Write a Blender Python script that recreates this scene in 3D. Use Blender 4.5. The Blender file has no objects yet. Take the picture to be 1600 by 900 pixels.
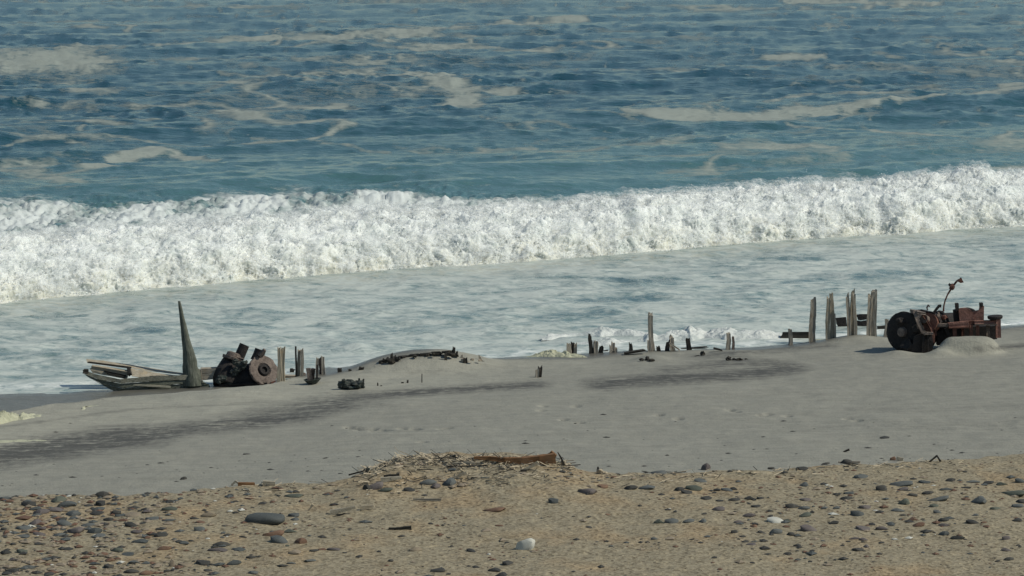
import bpy, math, random
import numpy as np
from mathutils import Vector, Matrix
random.seed(7); RS = np.random.RandomState(11)
SC = bpy.context.scene; COL = SC.collection

# ---------------------------------------------------------------- camera, sky, sun, exposure
F = 4537.0; CZ = 12.0; TH = math.atan(550.0 / F); ct, st = math.cos(TH), math.sin(TH)
cd = bpy.data.cameras.new('camera'); cam = bpy.data.objects.new('camera', cd); COL.objects.link(cam)
cam.location = (0, 0, CZ); cam.rotation_euler = (math.pi / 2 - TH, 0, 0)
cd.sensor_width = 36; cd.lens = F / 1600 * 36; cd.clip_start = 1; cd.clip_end = 20000
SC.camera = cam
SUN_EL, SUN_AZ = math.radians(44), math.radians(99)          # azimuth from +Y towards +X
w = bpy.data.worlds.new('World'); SC.world = w; w.use_nodes = True
nt = w.node_tree; bg = nt.nodes['Background']; sky = nt.nodes.new('ShaderNodeTexSky')
sky.sky_type = 'NISHITA'; sky.sun_disc = False; sky.sun_elevation = SUN_EL; sky.sun_rotation = SUN_AZ
sky.air_density = 1.0; sky.dust_density = 0.25; sky.ozone_density = 1.5
tnt = nt.nodes.new('ShaderNodeMix'); tnt.data_type = 'RGBA'; tnt.blend_type = 'MULTIPLY'; tnt.inputs[0].default_value = 1; tnt.inputs[7].default_value = (.93, 1.0, .95, 1)
nt.links.new(sky.outputs[0], tnt.inputs[6]); nt.links.new(tnt.outputs[2], bg.inputs[0]); bg.inputs[1].default_value = 0.085
sd = bpy.data.lights.new('sun', 'SUN'); sd.energy = 3.3; sd.angle = math.radians(0.5); sd.color = (1.0, 0.965, 0.83)
sun = bpy.data.objects.new('sun', sd); COL.objects.link(sun)
sdir = Vector((math.sin(SUN_AZ) * math.cos(SUN_EL), math.cos(SUN_AZ) * math.cos(SUN_EL), math.sin(SUN_EL)))
sun.rotation_euler = sdir.to_track_quat('Z', 'Y').to_euler(); sun.location = (60, 40, 60)
SC.cycles.transparent_max_bounces = 40
vs = SC.view_settings; vs.view_transform = 'Standard'; vs.look = 'None'; vs.exposure = 0.02; vs.gamma = 1

# ---------------------------------------------------------------- numpy noise
_perm = np.random.RandomState(3).permutation(256); _perm = np.concatenate([_perm, _perm, _perm])
_g3 = np.random.RandomState(4).normal(size=(256, 3)); _g3 /= np.linalg.norm(_g3, axis=1)[:, None]
def noise3(x, y, z):
    x = np.asarray(x, float); y = np.asarray(y, float) + x * 0; z = np.asarray(z, float) + x * 0
    xi = np.floor(x).astype(int); yi = np.floor(y).astype(int); zi = np.floor(z).astype(int)
    xf = x - xi; yf = y - yi; zf = z - zi
    u = xf * xf * xf * (xf * (xf * 6 - 15) + 10); v = yf * yf * yf * (yf * (yf * 6 - 15) + 10); t = zf * zf * zf * (zf * (zf * 6 - 15) + 10)
    X = xi & 255; Y = yi & 255; Z = zi & 255
    def g(a, b, c):
        h = _perm[_perm[_perm[X + a] + Y + b] + Z + c]; gr = _g3[h]
        return gr[..., 0] * (xf - a) + gr[..., 1] * (yf - b) + gr[..., 2] * (zf - c)
    l = lambda p, q, k: p + (q - p) * k
    return l(l(l(g(0,0,0), g(1,0,0), u), l(g(0,1,0), g(1,1,0), u), v), l(l(g(0,0,1), g(1,0,1), u), l(g(0,1,1), g(1,1,1), u), v), t) * 1.7
def fbm(x, y, z, o=4, gain=.5):
    s = 0; a = 1.0; f = 1.0
    for i in range(o):
        s = s + a * noise3(x * f + 17 * i, y * f + 5 * i, z * f + 31 * i if not np.isscalar(z) else z + 31.3 * i); a *= gain; f *= 2.03
    return s
def sstep(a, b, x):
    t = np.clip((x - a) / (b - a), 0, 1); return t * t * (3 - 2 * t)

# ---------------------------------------------------------------- photo <-> world
def ray(px, py):
    a = (px - 800) / F; b = (450 - py) / F
    return a, ct + b * st, -st + b * ct
def at_z(px, py, z=0.0):
    dx, dy, dz = ray(px, py); t = (z - CZ) / dz; return dx * t, dy * t
def W(px, py, Y):                                   # point on the upright plane y = Y
    dx, dy, dz = ray(px, py); t = Y / dy; return Vector((dx * t, Y, CZ + dz * t))
def ppm(Y): return F / Y                            # photo pixels per metre at distance Y
def proj(x, y, z):
    vy = y * ct - (z - CZ) * st; vu = y * st + (z - CZ) * ct
    return 800 + F * x / vy, 450 - F * vu / vy

def poly_world(pts, z):
    q = [at_z(a, b, z) for a, b in pts]; q.sort(); return np.array([p[0] for p in q]), np.array([p[1] for p in q])
SHX, SHY = poly_world([(-900, 668), (0, 612), (130, 607), (330, 598), (500, 585), (600, 575), (700, 568), (760, 563), (870, 558), (1000, 550), (1200, 539), (1400, 523), (1600, 507), (2500, 440)], 0)
EDX, EDY = poly_world([(-900, 800), (0, 664), (100, 633), (190, 618), (260, 612), (330, 603), (420, 592)], .35)
EDX = np.append(EDX, [at_z(520, 590)[0], 60]); EDY = np.append(EDY, [at_z(520, 560)[1], 200])
BRX, BRY = poly_world([(-900, 610), (0, 474), (200, 455), (400, 437), (620, 420), (850, 407), (1000, 395), (1170, 379), (1400, 365), (1600, 352), (2500, 300)], 0)
ZB = 3.0
BMX, BMY = poly_world([(-900, 800), (0, 777), (350, 760), (545, 750), (600, 742), (750, 738), (880, 742), (920, 739), (1100, 733), (1250, 727), (1400, 718), (1600, 707), (2500, 680)], ZB)

humps = []   # (x, y, height, sx, sy, power)
def hump(px, py, z, h, sx, sy, p=2): x, y = at_z(px, py, z); humps.append((x, y, h, sx, sy, p))
hump(672, 566, .3, .52, 1.7, 1.3, 2.4); hump(590, 577, .2, .14, 1.0, 1.2); hump(1000, 555, .1, .12, 3.2, 1.0)
hump(1515, 545, .8, .46, .82, .5, 6); hump(1470, 548, .8, .2, .35, .4); hump(1340, 524, .3, .22, 1.0, 1.2)
hump(1360, 545, .5, .12, 2.5, 1.8); hump(360, 612, .6, .14, 1.3, 1.0)
hump(560, 588, .3, .1, 1.0, .6); hump(1402, 551, .7, .14, .6, .5); hump(800, 562, .2, .08, 1.6, 1.0); hump(1020, 562, .3, .13, .5, .9); hump(1150, 556, .3, .12, .8, 1.0)
hump(510, 592, .4, .1, .9, .9)
prints = []
for a, b in [(545,659),(553,661),(560,662),(569,664),(578,666),(583,664),(595,668),(600,671),(606,672),(628,667),(640,670),(648,669),(652,672),(690,672),(700,671),(560,668),(585,671),
             (880,656),(905,664),(1030,650),(1060,660),(1190,655),(1200,652),(1325,668),(1338,674),(1230,657),(900,620),(848,619),(846,630),(660,700),(1140,640),(1150,645)]:
    x, y = at_z(a, b, 1.35); prints.append((x, y))

def H(x, y):
    x = np.asarray(x, float); y = np.asarray(y, float)
    s = (np.interp(x, SHX, SHY) - y) * .9 + .22 * noise3(x * .22, y * .1, 3.3) + .12 * noise3(x * 1.1, y * .4, 8.3)
    dune = np.interp(s, [-200, -40, 0, 4, 12, 26, 40], [-12, -3, 0, .34, 1.0, 1.95, 2.35])
    wet = np.interp(s, [-200, -40, 0, 8, 16, 30], [-12, -3, 0, .26, .7, 2])
    e = np.interp(x, EDX, EDY) - y + .5 * noise3(x * .5, y * .3, 1.2)
    k = sstep(-.2, 1.5, e)
    h = wet + (dune + .16 * np.exp(-np.clip(e - 1, 0, 99) / 3) * sstep(60, 5, np.abs(x + 12) * 4) - wet) * k
    for hx, hy, hh, sx, sy, p in humps:
        q = ((x - hx) / sx) ** 2 + ((y - hy) / sy) ** 2
        h = h + hh * np.exp(-(q ** (p / 2)))
    land = sstep(.0, 1.5, s)
    h = h + land * (.035 * fbm(x * .35, y * .3, 5.1, 3) + .012 * fbm(x * 2.0, y * 1.3, 9.1, 2))
    # berm
    d = np.interp(x, BMX, BMY) - y + .35 * noise3(x * .6, y * .3, 2.7) + .12 * fbm(x * 2.5, y * 2, 2.2, 2)
    mx, my = at_z(735, 752, ZB)
    md = ((x - mx) / 1.75) ** 2; md = md * md
    d = d + 1.1 * np.exp(-md)
    b = sstep(-.5, .25, d)
    hb = ZB + .27 * np.exp(-md) * np.exp(-((d - 1.0) / 1.8) ** 2) - .004 * np.clip(d, 0, 20) + .03 * fbm(x * .7, y * .6, 4.4, 3) + .014 * fbm(x * 3, y * 3, 6.4, 2)
    h = h + (hb - h) * b
    return h
def H1(x, y): return float(H(np.array([x]), np.array([y]))[0])
def hit(px, py):
    dx, dy, dz = ray(px, py); t = np.arange(30.0, 125.0, .04)
    below = (CZ + dz * t) < H(dx * t, dy * t)
    i = int(np.argmax(below)) if below.any() else len(t) - 1
    return Vector((dx * t[i], dy * t[i], float(H(dx * t[i:i+1], dy * t[i:i+1])[0])))

# ---------------------------------------------------------------- tags, materials
def tag(o, label=None, cat=None, group=None, kind=None):
    for k, v in (('label', label), ('category', cat), ('group', group), ('kind', kind)):
        if v: o[k] = v
    return o
def empty(name, loc, label, cat, group=None):
    o = bpy.data.objects.new(name, None); COL.objects.link(o); o.location = loc; o.empty_display_size = .1
    return tag(o, label, cat, group)

class NT:
    def __init__(s, name):
        s.m = bpy.data.materials.new(name); s.m.use_nodes = True; s.t = s.m.node_tree; s.b = s.t.nodes['Principled BSDF']
    def n(s, t, **k):
        q = s.t.nodes.new(t)
        for a, v in k.items(): setattr(q, a, v)
        return q
    def l(s, a, b): s.t.links.new(a, b)
    def attr(s, n): return s.n('ShaderNodeAttribute', attribute_name=n)
    def noise(s, vec, scale, detail=4, rough=.6, dist=0):
        q = s.n('ShaderNodeTexNoise'); q.inputs['Scale'].default_value = scale; q.inputs['Detail'].default_value = detail
        q.inputs['Roughness'].default_value = rough; q.inputs['Distortion'].default_value = dist
        if vec is not None: s.l(vec, q.inputs['Vector'])
        return q.outputs['Fac']
    def ramp(s, f, stops):
        q = s.n('ShaderNodeValToRGB'); e = q.color_ramp.elements
        while len(e) < len(stops): e.new(.5)
        for i, (p, c) in enumerate(stops):
            e[i].position = p; e[i].color = (c, c, c, 1) if not hasattr(c, '__len__') else (*c, 1)
        s.l(f, q.inputs[0]); return q.outputs[0]
    def mix(s, f, a, b, mode='MIX'):
        q = s.n('ShaderNodeMix', data_type='RGBA', blend_type=mode)
        for i, v in ((0, f), (6, a), (7, b)):
            if hasattr(v, 'links'): s.l(v, q.inputs[i])
            elif i == 0: q.inputs[0].default_value = v
            else: q.inputs[i].default_value = (*v, 1)
        return q.outputs[2]
    def math(s, op, a, b=None, clamp=False):
        q = s.n('ShaderNodeMath', operation=op, use_clamp=clamp)
        for i, v in ((0, a), (1, b)):
            if v is None: continue
            if hasattr(v, 'links'): s.l(v, q.inputs[i])
            else: q.inputs[i].default_value = v
        return q.outputs[0]
    def coords(s, sx=1, sy=1, sz=1, kind='Object'):
        tc = s.n('ShaderNodeTexCoord'); mp = s.n('ShaderNodeMapping'); mp.inputs['Scale'].default_value = (sx, sy, sz)
        s.l(tc.outputs[kind], mp.inputs[0]); return mp.outputs[0]
    def bump(s, h, strength, dist, prev=None):
        q = s.n('ShaderNodeBump'); q.inputs['Strength'].default_value = strength; q.inputs['Distance'].default_value = dist
        s.l(h, q.inputs['Height'])
        if prev is not None: s.l(prev, q.inputs['Normal'])
        return q.outputs[0]
    def out(s, col, rough=.8, spec=.3, normal=None):
        if hasattr(col, 'links'): s.l(col, s.b.inputs['Base Color'])
        else: s.b.inputs['Base Color'].default_value = (*col, 1)
        if hasattr(rough, 'links'): s.l(rough, s.b.inputs['Roughness'])
        else: s.b.inputs['Roughness'].default_value = rough
        s.b.inputs['Specular IOR Level'].default_value = spec
        if normal is not None: s.l(normal, s.b.inputs['Normal'])
        return s.m

def wood(name, a, b, c):
    m = NT(name); g = m.attr('grain').outputs['Vector']
    n1 = m.noise(g, 26, 5, .7); n2 = m.noise(m.coords(3, 3, 3), 1.5, 3)
    col = m.mix(m.ramp(n1, [(.3, 0), (.7, 1)]), a, b); col = m.mix(m.ramp(n2, [(.5, 0), (.72, 1)]), col, c)
    return m.out(col, .9, .15, m.bump(n1, .9, .012))
M = {}
M['wood'] = wood('weathered_wood', (.09, .075, .06), (.54, .48, .39), (.32, .25, .18))
M['woodpale'] = wood('bleached_and_sunlit_wood', (.15, .125, .09), (.52, .46, .36), (.36, .28, .18))
M['wooddark'] = wood('wet_dark_wood', (.014, .013, .011), (.075, .068, .058), (.05, .042, .03))
M['woodhull'] = wood('hull_wood', (.08, .08, .062), (.50, .47, .37), (.28, .25, .19))
M['woodgreen'] = wood('algae_stained_wood', (.035, .04, .032), (.2, .205, .165), (.08, .09, .07))
M['drift'] = wood('orange_driftwood', (.06, .03, .016), (.36, .19, .09), (.2, .12, .07))
M['straw'] = wood('dry_stick', (.22, .17, .11), (.58, .5, .38), (.42, .34, .24))
def metal(name, a, b, c, rough=.75):
    m = NT(name); v = m.coords()
    n1 = m.noise(v, 6, 6, .7); n2 = m.noise(v, 28, 3, .7)
    col = m.mix(m.ramp(n1, [(.35, 0), (.65, 1)]), a, b); col = m.mix(m.ramp(n2, [(.52, 0), (.7, 1)]), col, c)
    return m.out(col, rough, .25, m.bump(m.math('ADD', n1, m.math('MULTIPLY', n2, .5)), .9, .03))
M['rust'] = metal('rusted_iron', (.09, .038, .028), (.2, .09, .062), (.05, .03, .026))
M['rustred'] = metal('red_rusted_iron', (.17, .078, .058), (.30, .155, .12), (.10, .06, .05))
M['rustgrey'] = metal('grey_rusted_iron', (.10, .075, .062), (.23, .18, .15), (.06, .047, .042))
M['iron'] = metal('black_iron', (.014, .013, .013), (.035, .03, .028), (.05, .034, .028))
M['crust'] = metal('sea_crusted_iron', (.02, .022, .02), (.055, .07, .06), (.16, .14, .12))
def stone(name, a, b, hi=(.3, .28, .24)):
    m = NT(name); oi = m.n('ShaderNodeObjectInfo'); v = m.coords()
    n1 = m.noise(v, 9, 4); n2 = m.noise(v, 40, 3)
    col = m.mix(oi.outputs['Random'], a, b); col = m.mix(m.math('MULTIPLY', m.ramp(n1, [(.45, 0), (.75, 1)]), .35), col, hi)
    col = m.mix(m.math('MULTIPLY', n2, .5), col, (.03, .03, .03))
    return m.out(col, .8, .25, m.bump(n2, .5, .01))
M['b'] = stone('blue_grey_stone', (.078, .086, .084), (.145, .152, .145), (.2, .2, .18))
M['d'] = stone('dark_stone', (.038, .038, .036), (.075, .07, .06), (.12, .11, .09))
M['r'] = stone('rust_brown_stone', (.16, .085, .055), (.27, .16, .10), (.3, .2, .13))
M['t'] = stone('tan_stone', (.28, .22, .15), (.34, .27, .2), (.4, .34, .26))
M['p'] = stone('purple_grey_stone', (.12, .10, .095), (.18, .15, .14), (.24, .2, .18))
M['g'] = stone('green_grey_stone', (.07, .08, .06), (.12, .13, .10), (.2, .2, .15))
M['w'] = stone('white_stone', (.6, .58, .5), (.7, .68, .6), (.5, .46, .4))

# ---------------------------------------------------------------- mesh helpers
def mesh_np(name, V, Fq, mat, smooth=True, attrs=None):
    me = bpy.data.meshes.new(name); n = len(V); k = Fq.shape[1]
    me.vertices.add(n); me.vertices.foreach_set('co', np.ascontiguousarray(V, dtype=np.float32).ravel())
    me.loops.add(Fq.size); me.loops.foreach_set('vertex_index', Fq.astype(np.int32).ravel())
    me.polygons.add(len(Fq)); me.polygons.foreach_set('loop_start', np.arange(0, Fq.size, k, dtype=np.int32))
    me.polygons.foreach_set('loop_total', np.full(len(Fq), k, dtype=np.int32))
    me.polygons.foreach_set('use_smooth', np.full(len(Fq), smooth)); me.update(calc_edges=True)
    for an, av in (attrs or {}).items():
        a = me.attributes.new(an, 'FLOAT', 'POINT'); a.data.foreach_set('value', av.astype(np.float32).ravel())
    me.materials.append(mat); o = bpy.data.objects.new(name, me); COL.objects.link(o); return o
def grid_faces(nr, nc):
    i = np.arange(nr * nc).reshape(nr, nc)
    return np.stack([i[:-1, :-1], i[:-1, 1:], i[1:, 1:], i[1:, :-1]], -1).reshape(-1, 4)

class MB:
    def __init__(s): s.v = []; s.f = []; s.g = []
    def add(s, vs_, fs, gs=None):
        o = len(s.v); s.v += [Vector(v) for v in vs_]; s.f += [tuple(i + o for i in f) for f in fs]
        s.g += gs if gs else [tuple(v) for v in vs_]
        return s
    def bar(s, p0, p1, w0, d0, w1=None, d1=None, jag=0., rough=.08, side=(1, 0, 0), seg=None, seed=None, n=3, bend=None):
        """weathered timber: grooved box section along p0-p1, broken end at p1"""
        seed = random.random() * 99 if seed is None else seed; R = random.Random(seed)
        p0 = Vector(p0); p1 = Vector(p1); ax = p1 - p0; L = ax.length; a = ax / L
        u = Vector(side) - a * a.dot(Vector(side)); u.normalize(); v = a.cross(u)
        w1 = w0 * .9 if w1 is None else w1; d1 = d0 * .9 if d1 is None else d1
        ring = []
        for i in range(n): ring.append((-1 + 2 * i / n, -1))
        for i in range(n): ring.append((1, -1 + 2 * i / n))
        for i in range(n): ring.append((1 - 2 * i / n, 1))
        for i in range(n): ring.append((-1, 1 - 2 * i / n))
        m = len(ring); groove = [1 - R.random() * .28 if (i % n) else 1 - R.random() * .12 for i in range(m)]
        jg = [R.random() for _ in range(m)]; jb = R.random() * 6.28
        seg = seg or max(3, int(L / .18)); V = []; G = []
        for j in range(seg + 1):
            t = j / seg; ww = (w0 + (w1 - w0) * t) / 2; dd = (d0 + (d1 - d0) * t) / 2
            off = bend(t) if bend else Vector((0, 0, 0))
            for i, (x, y) in enumerate(ring):
                k = groove[i] * (1 + rough * (R.random() - .5))
                tt = t
                if j >= seg - 1 and jag:
                    h = (.55 * jg[i] + .45 * (.5 + .5 * math.cos(i / m * 6.28 + jb))) * jag / L
                    tt = t - h * (1 if j == seg else .5)
                V.append(p0 + a * (L * tt) + u * (x * ww * k) + v * (y * dd * k) + off)
                G.append((i * .11 + seed, seed * .37 + x * .1, t * L * .14))
        fs = []
        for j in range(seg):
            for i in range(m):
                q = (i + 1) % m; fs.append((j * m + i, j * m + q, (j + 1) * m + q, (j + 1) * m + i))
        c0 = len(V); V.append(p0.copy()); G.append((seed, 0, 0))
        c1 = len(V); V.append(sum((V[seg * m + i] for i in range(m)), Vector()) / m); G.append((seed, 0, L * .14))
        for i in range(m):
            q = (i + 1) % m; fs.append((c0, q, i)); fs.append((c1, seg * m + i, seg * m + q))
        return s.add(V, fs, G)
    def lathe(s, p0, p1, prof, n=24, wob=0.0, seed=1):
        """prof = [(t, r)] along p0-p1, closed with fans where r>0 at the ends"""
        R = random.Random(seed); p0 = Vector(p0); p1 = Vector(p1); ax = p1 - p0; a = ax.normalized()
        u = a.orthogonal().normalized(); v = a.cross(u); V = []; fs = []
        for t, r in prof:
            for i in range(n):
                th = i / n * 2 * math.pi; k = r * (1 + wob * (R.random() - .5))
                V.append(p0 + ax * t + u * (math.cos(th) * k) + v * (math.sin(th) * k))
        for j in range(len(prof) - 1):
            for i in range(n):
                q = (i + 1) % n; fs.append((j * n + i, j * n + q, (j + 1) * n + q, (j + 1) * n + i))
        for j, rev in ((0, 1), (len(prof) - 1, 0)):
            c = len(V); V.append(p0 + ax * prof[j][0])
            for i in range(n):
                q = (i + 1) % n; f = (c, j * n + i, j * n + q); fs.append(f[::-1] if rev else f)
        return s.add(V, fs)
    def cyl(s, p0, p1, r0, r1=None, n=14, wob=0, seed=1):
        r1 = r0 if r1 is None else r1; return s.lathe(p0, p1, [(0, r0), (.33, r0 + (r1 - r0) * .33), (.66, r0 + (r1 - r0) * .66), (1, r1)], n, wob, seed)
    def tube(s, pts, r, n=8):
        for i in range(len(pts) - 1): s.cyl(pts[i], pts[i + 1], r if not hasattr(r, '__len__') else r[i], None if not hasattr(r, '__len__') else r[i + 1], n)
        return s
    def prism(s, pts, y0, y1, wob=0.0, bev=0.0):
        """outline of (x, z) points between depths y0 < y1; pts counter-clockwise seen from the front"""
        R = random.Random(len(pts) + 3); n = len(pts); cx = sum(p[0] for p in pts) / n; cz = sum(p[1] for p in pts) / n
        V = []
        for y, k in ((y0, 1 - bev), (y0 + .015, 1), (y1 - .015, 1), (y1, 1 - bev)):
            for x, z in pts: V.append(Vector((cx + (x - cx) * k, y + wob * (R.random() - .5), cz + (z - cz) * k)))
        fs = []
        for j in range(3):
            for i in range(n):
                q = (i + 1) % n; fs.append((j * n + i, j * n + q, (j + 1) * n + q, (j + 1) * n + i))
        fs.append(tuple(range(n))[::-1]); fs.append(tuple(3 * n + i for i in range(n)))
        return s.add(V, fs)
    def lump(s, c, r, sub=2, amp=.25, seed=0, fr=1.6):
        import bmesh
        bm = bmesh.new(); bmesh.ops.create_icosphere(bm, subdivisions=sub, radius=1)
        P = np.array([v.co[:] for v in bm.verts]); k = 1 + amp * fbm(P[:, 0] * fr + seed * 7.1, P[:, 1] * fr, P[:, 2] * fr + seed, 3)
        P = P * k[:, None] * np.array(r) + np.array(c)
        fs = [tuple(v.index for v in f.verts) for f in bm.faces]; bm.free()
        return s.add([Vector(p) for p in P], fs)
    def build(s, name, mat, parent=None, origin=None, smooth=False):
        og = Vector(parent.location) if parent is not None and parent.type == 'EMPTY' else (Vector(origin) if origin is not None else Vector((0, 0, 0)))
        if parent is not None and parent.type != 'EMPTY': og = Vector(parent.parent.location)
        me = bpy.data.meshes.new(name); me.from_pydata([v - og for v in s.v], [], s.f); me.update()
        a = me.attributes.new('grain', 'FLOAT_VECTOR', 'POINT'); a.data.foreach_set('vector', np.array(s.g, dtype=np.float32).ravel())
        me.materials.append(M[mat] if isinstance(mat, str) else mat)
        import bmesh
        bm = bmesh.new(); bm.from_mesh(me); bmesh.ops.recalc_face_normals(bm, faces=bm.faces); bm.to_mesh(me); bm.free()
        if smooth: me.polygons.foreach_set('use_smooth', [True] * len(me.polygons)); me.set_sharp_from_angle(angle=math.radians(40))
        o = bpy.data.objects.new(name, me); COL.objects.link(o)
        if parent is not None: o.parent = parent
        else: o.location = og
        return o

# ================================================================ SETTING: beach
SEGP = lambda pts: pts
def strokes(px, py, lst, wid=1.0):
    """soft strokes given as polylines on the photo, evaluated at each vertex's own photo position"""
    out = np.zeros_like(px)
    for pts, th, amp in lst:
        best = np.full(px.shape, 1e9)
        for (x0, y0), (x1, y1) in zip(pts[:-1], pts[1:]):
            dx, dy = x1 - x0, y1 - y0; L = dx * dx + dy * dy * 16
            t = np.clip(((px - x0) * dx + (py - y0) * dy * 16) / L, 0, 1)
            best = np.minimum(best, np.hypot((px - x0 - t * dx) / 4, (py - y0 - t * dy)))
        out = np.maximum(out, amp * np.clip(1.25 - best / (th * wid), 0, 1))
    return out
def beach():
    az = np.concatenate([np.linspace(-70, -13.2, 40), np.linspace(-13, 13, 1050), np.linspace(13.2, 70, 40)])
    py = np.concatenate([np.linspace(470, 905, 620)]); d = []
    y = np.concatenate([[1, 12, 24, 32, 37], np.linspace(39.5, 50.5, 240), np.linspace(50.6, 95, 400), [96, 98, 102, 108, 116, 130, 150, 200]])
    A, Y = np.meshgrid(np.radians(az), y); X = Y * np.tan(A); Z = H(X, Y)
    px, pyy = proj(X, np.maximum(Y, 5), Z)
    for ax_, ay_ in prints:
        q = ((X - ax_) / .11) ** 2 + ((Y - ay_) / .2) ** 2
        Z = Z - .07 * np.exp(-q) + .006 * np.exp(-(q - 2) ** 2)
    s = (np.interp(X, SHX, SHY) - Y) * .9
    e = np.interp(X, EDX, EDY) - Y + .5 * noise3(X * .5, Y * .3, 1.2)
    dB = np.interp(X, BMX, BMY) - Y + .35 * noise3(X * .6, Y * .3, 2.7) + .12 * fbm(X * 2.5, Y * 2, 2.2, 2)
    mx, my = at_z(735, 752, ZB); dB = dB + 1.1 * np.exp(-(((X - mx) / 1.75) ** 2) ** 2)
    tan_ = sstep(-.45, .1, dB)
    wet = np.maximum(sstep(2.0, .9, s + .4 * noise3(X * .6, 0 * X, 3)), sstep(.5, -.2, e) * .85)
    dark = strokes(px, pyy, [([(0, 668), (200, 640), (420, 628)], 3, .3), ([(400, 628), (600, 634)], 6, .3), ([(-60, 722), (0, 712), (100, 697), (200, 682)], 20, 1.0), ([(200, 684), (300, 669), (450, 652), (520, 633)], 13, .85), ([(480, 638), (560, 622), (640, 614), (740, 607), (835, 601)], 8, .75),
                             ([(330, 668), (470, 638), (560, 622)], 15, .55), ([(945, 600), (1000, 595), (1100, 589), (1180, 583), (1228, 576)], 11, .9), ([(1050, 580), (1150, 565), (1220, 570)], 10, .55),
                             ([(1100, 556), (1200, 548), (1290, 540)], 6, .5), ([(1540, 545), (1600, 540)], 5, .6), ([(1330, 640), (1460, 640), (1600, 633)], 5, .22), ([(560, 562), (620, 566)], 4, .2), ([(100, 628), (190, 616)], 4, .45), ([(1500, 515), (1600, 515)], 6, .3),  # the stroke by the bow tip paints the dune edge's shadow line
                             ([(1290, 668), (1450, 668), (1600, 660)], 12, .16), ([(900, 640), (1200, 650)], 9, .12), ([(640, 582), (700, 578), (740, 588)], 4, .2)])
    light = strokes(px, pyy, [([(-40, 690), (150, 655), (330, 630), (520, 607), (700, 580)], 32, .9), ([(700, 575), (900, 570)], 12, .5), ([(1300, 520), (1400, 526)], 8, .6), ([(1470, 545), (1550, 545)], 16, .9)])
    orange = np.clip(fbm(X * .9, Y * .8, 12.3, 3) * 1.2 - .1 + .5 * np.exp(-((Y - np.interp(X, BMX, BMY) + 1.5) / 1.5) ** 2), 0, 1)
    V = np.stack([X, Y, Z], -1).reshape(-1, 3)
    m = NT('beach_sand'); c = m.coords()
    n1 = m.noise(c, 1.3, 5, .65); n2 = m.noise(c, 14, 4, .7); n3 = m.noise(m.coords(1, .45, 1), 5, 5, .7); n4 = m.noise(c, 60, 2, .6)
    grey = m.mix(n1, (.25, .24, .20), (.31, .295, .25)); gl = m.mix(m.attr('light').outputs['Fac'], grey, (.345, .328, .27))
    sk = m.noise(m.coords(.22, 1.5, 1), 2.6, 8, .8, .3); dk = m.math('MULTIPLY', m.attr('dark').outputs['Fac'], m.math('ADD', -2.05, m.math('MULTIPLY', m.math('ADD', sk, m.math('MULTIPLY', n3, .5)), 3.6)))
    dk = m.ramp(dk, [(.06, 0), (.62, 1)])
    col = m.mix(dk, gl, (.092, .088, .08))
    rp = m.noise(m.coords(.35, 1.6, 1), 2.2, 6, .75, .4); col = m.mix(1.0, col, m.ramp(rp, [(.32, .86), (.7, 1.1)]), 'MULTIPLY')
    col = m.mix(m.math('MULTIPLY', m.ramp(n3, [(.53, 0), (.72, 1)]), .22), col, (.15, .145, .135))
    col = m.mix(m.attr('wet').outputs['Fac'], col, (.12, .115, .10))
    tn = m.mix(m.attr('orange').outputs['Fac'], (.365, .31, .215), (.40, .305, .19))
    tn = m.mix(m.ramp(n2, [(.3, 0), (.75, 1)]), m.mix(.4, tn, (.12, .10, .075)), tn)
    vo = m.n('ShaderNodeTexVoronoi'); vo.inputs['Scale'].default_value = 22; m.l(c, vo.inputs['Vector'])
    gr = m.ramp(vo.outputs['Color'], [(.0, (.35, .33, .3)), (.35, (.8, .78, .74)), (.7, (1, 1, 1)), (1, (1.25, 1.2, 1.1))])
    tn = m.mix(1.0, tn, gr, 'MULTIPLY')
    col = m.mix(m.attr('tan').outputs['Fac'], col, tn)
    speck = m.ramp(n4, [(.3, .78), (.7, 1.12)]); col = m.mix(1.0, col, speck, 'MULTIPLY')
    bm_ = m.bump(m.noise(m.coords(.5, 1.3, 1), 4.5, 3, .6, .6), .4, .03); bm_ = m.bump(n1, .35, .12, bm_); bm_ = m.bump(n3, .35, .035, bm_); bm_ = m.bump(n2, .55, .02, bm_); bm_ = m.bump(vo.outputs['Distance'], .3, .012, bm_)
    rough = m.mix(m.attr('wet').outputs['Fac'], (.9, .9, .9), (.3, .3, .3))
    m.out(col, rough, .2, bm_)
    o = mesh_np('beach', V, grid_faces(*X.shape), m.m, True, {'tan': tan_, 'wet': wet, 'dark': dark, 'light': light, 'orange': orange})
    tag(o, 'grey beach rising to a tan pebbly bank in front', kind='structure')
beach()

# ================================================================ SETTING: sea
PU = [-1.2, -.3, 0, .3, .8, 1.6, 2.8, 4, 5.5, 8, 11, 15, 20]
PZ = [-.3, -.08, .22, .60, 1.05, 1.42, 1.70, 1.82, 1.72, 1.25, .66, .24, 0]
def crest_gain(x): return np.interp(x, [-40, -16, -8, 0, 10, 17, 30], [.84, .86, .88, .83, .85, .92, .9]) + .07 * noise3(x * .3, 0, 4) + .04 * noise3(x * 1.1, 0, 9)
def billow(x, y, z, o=5, gain=.55):
    s = 0; a = 1.; f = 1.
    for i in range(o):
        s = s + a * (np.abs(noise3(x * f + 9 * i, y * f + 3 * i, z * f + 7 * i)) * 2 - .55); a *= gain; f *= 2.05
    return s
def back0(X, Y, u): return np.clip((np.interp(X, [-30, -16, -10, -4, 0, 4, 9], [133, 135, 139, 140, 137, 128, 0]) - Y) / 8, 0, 1) * sstep(7, 12, u)
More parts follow.
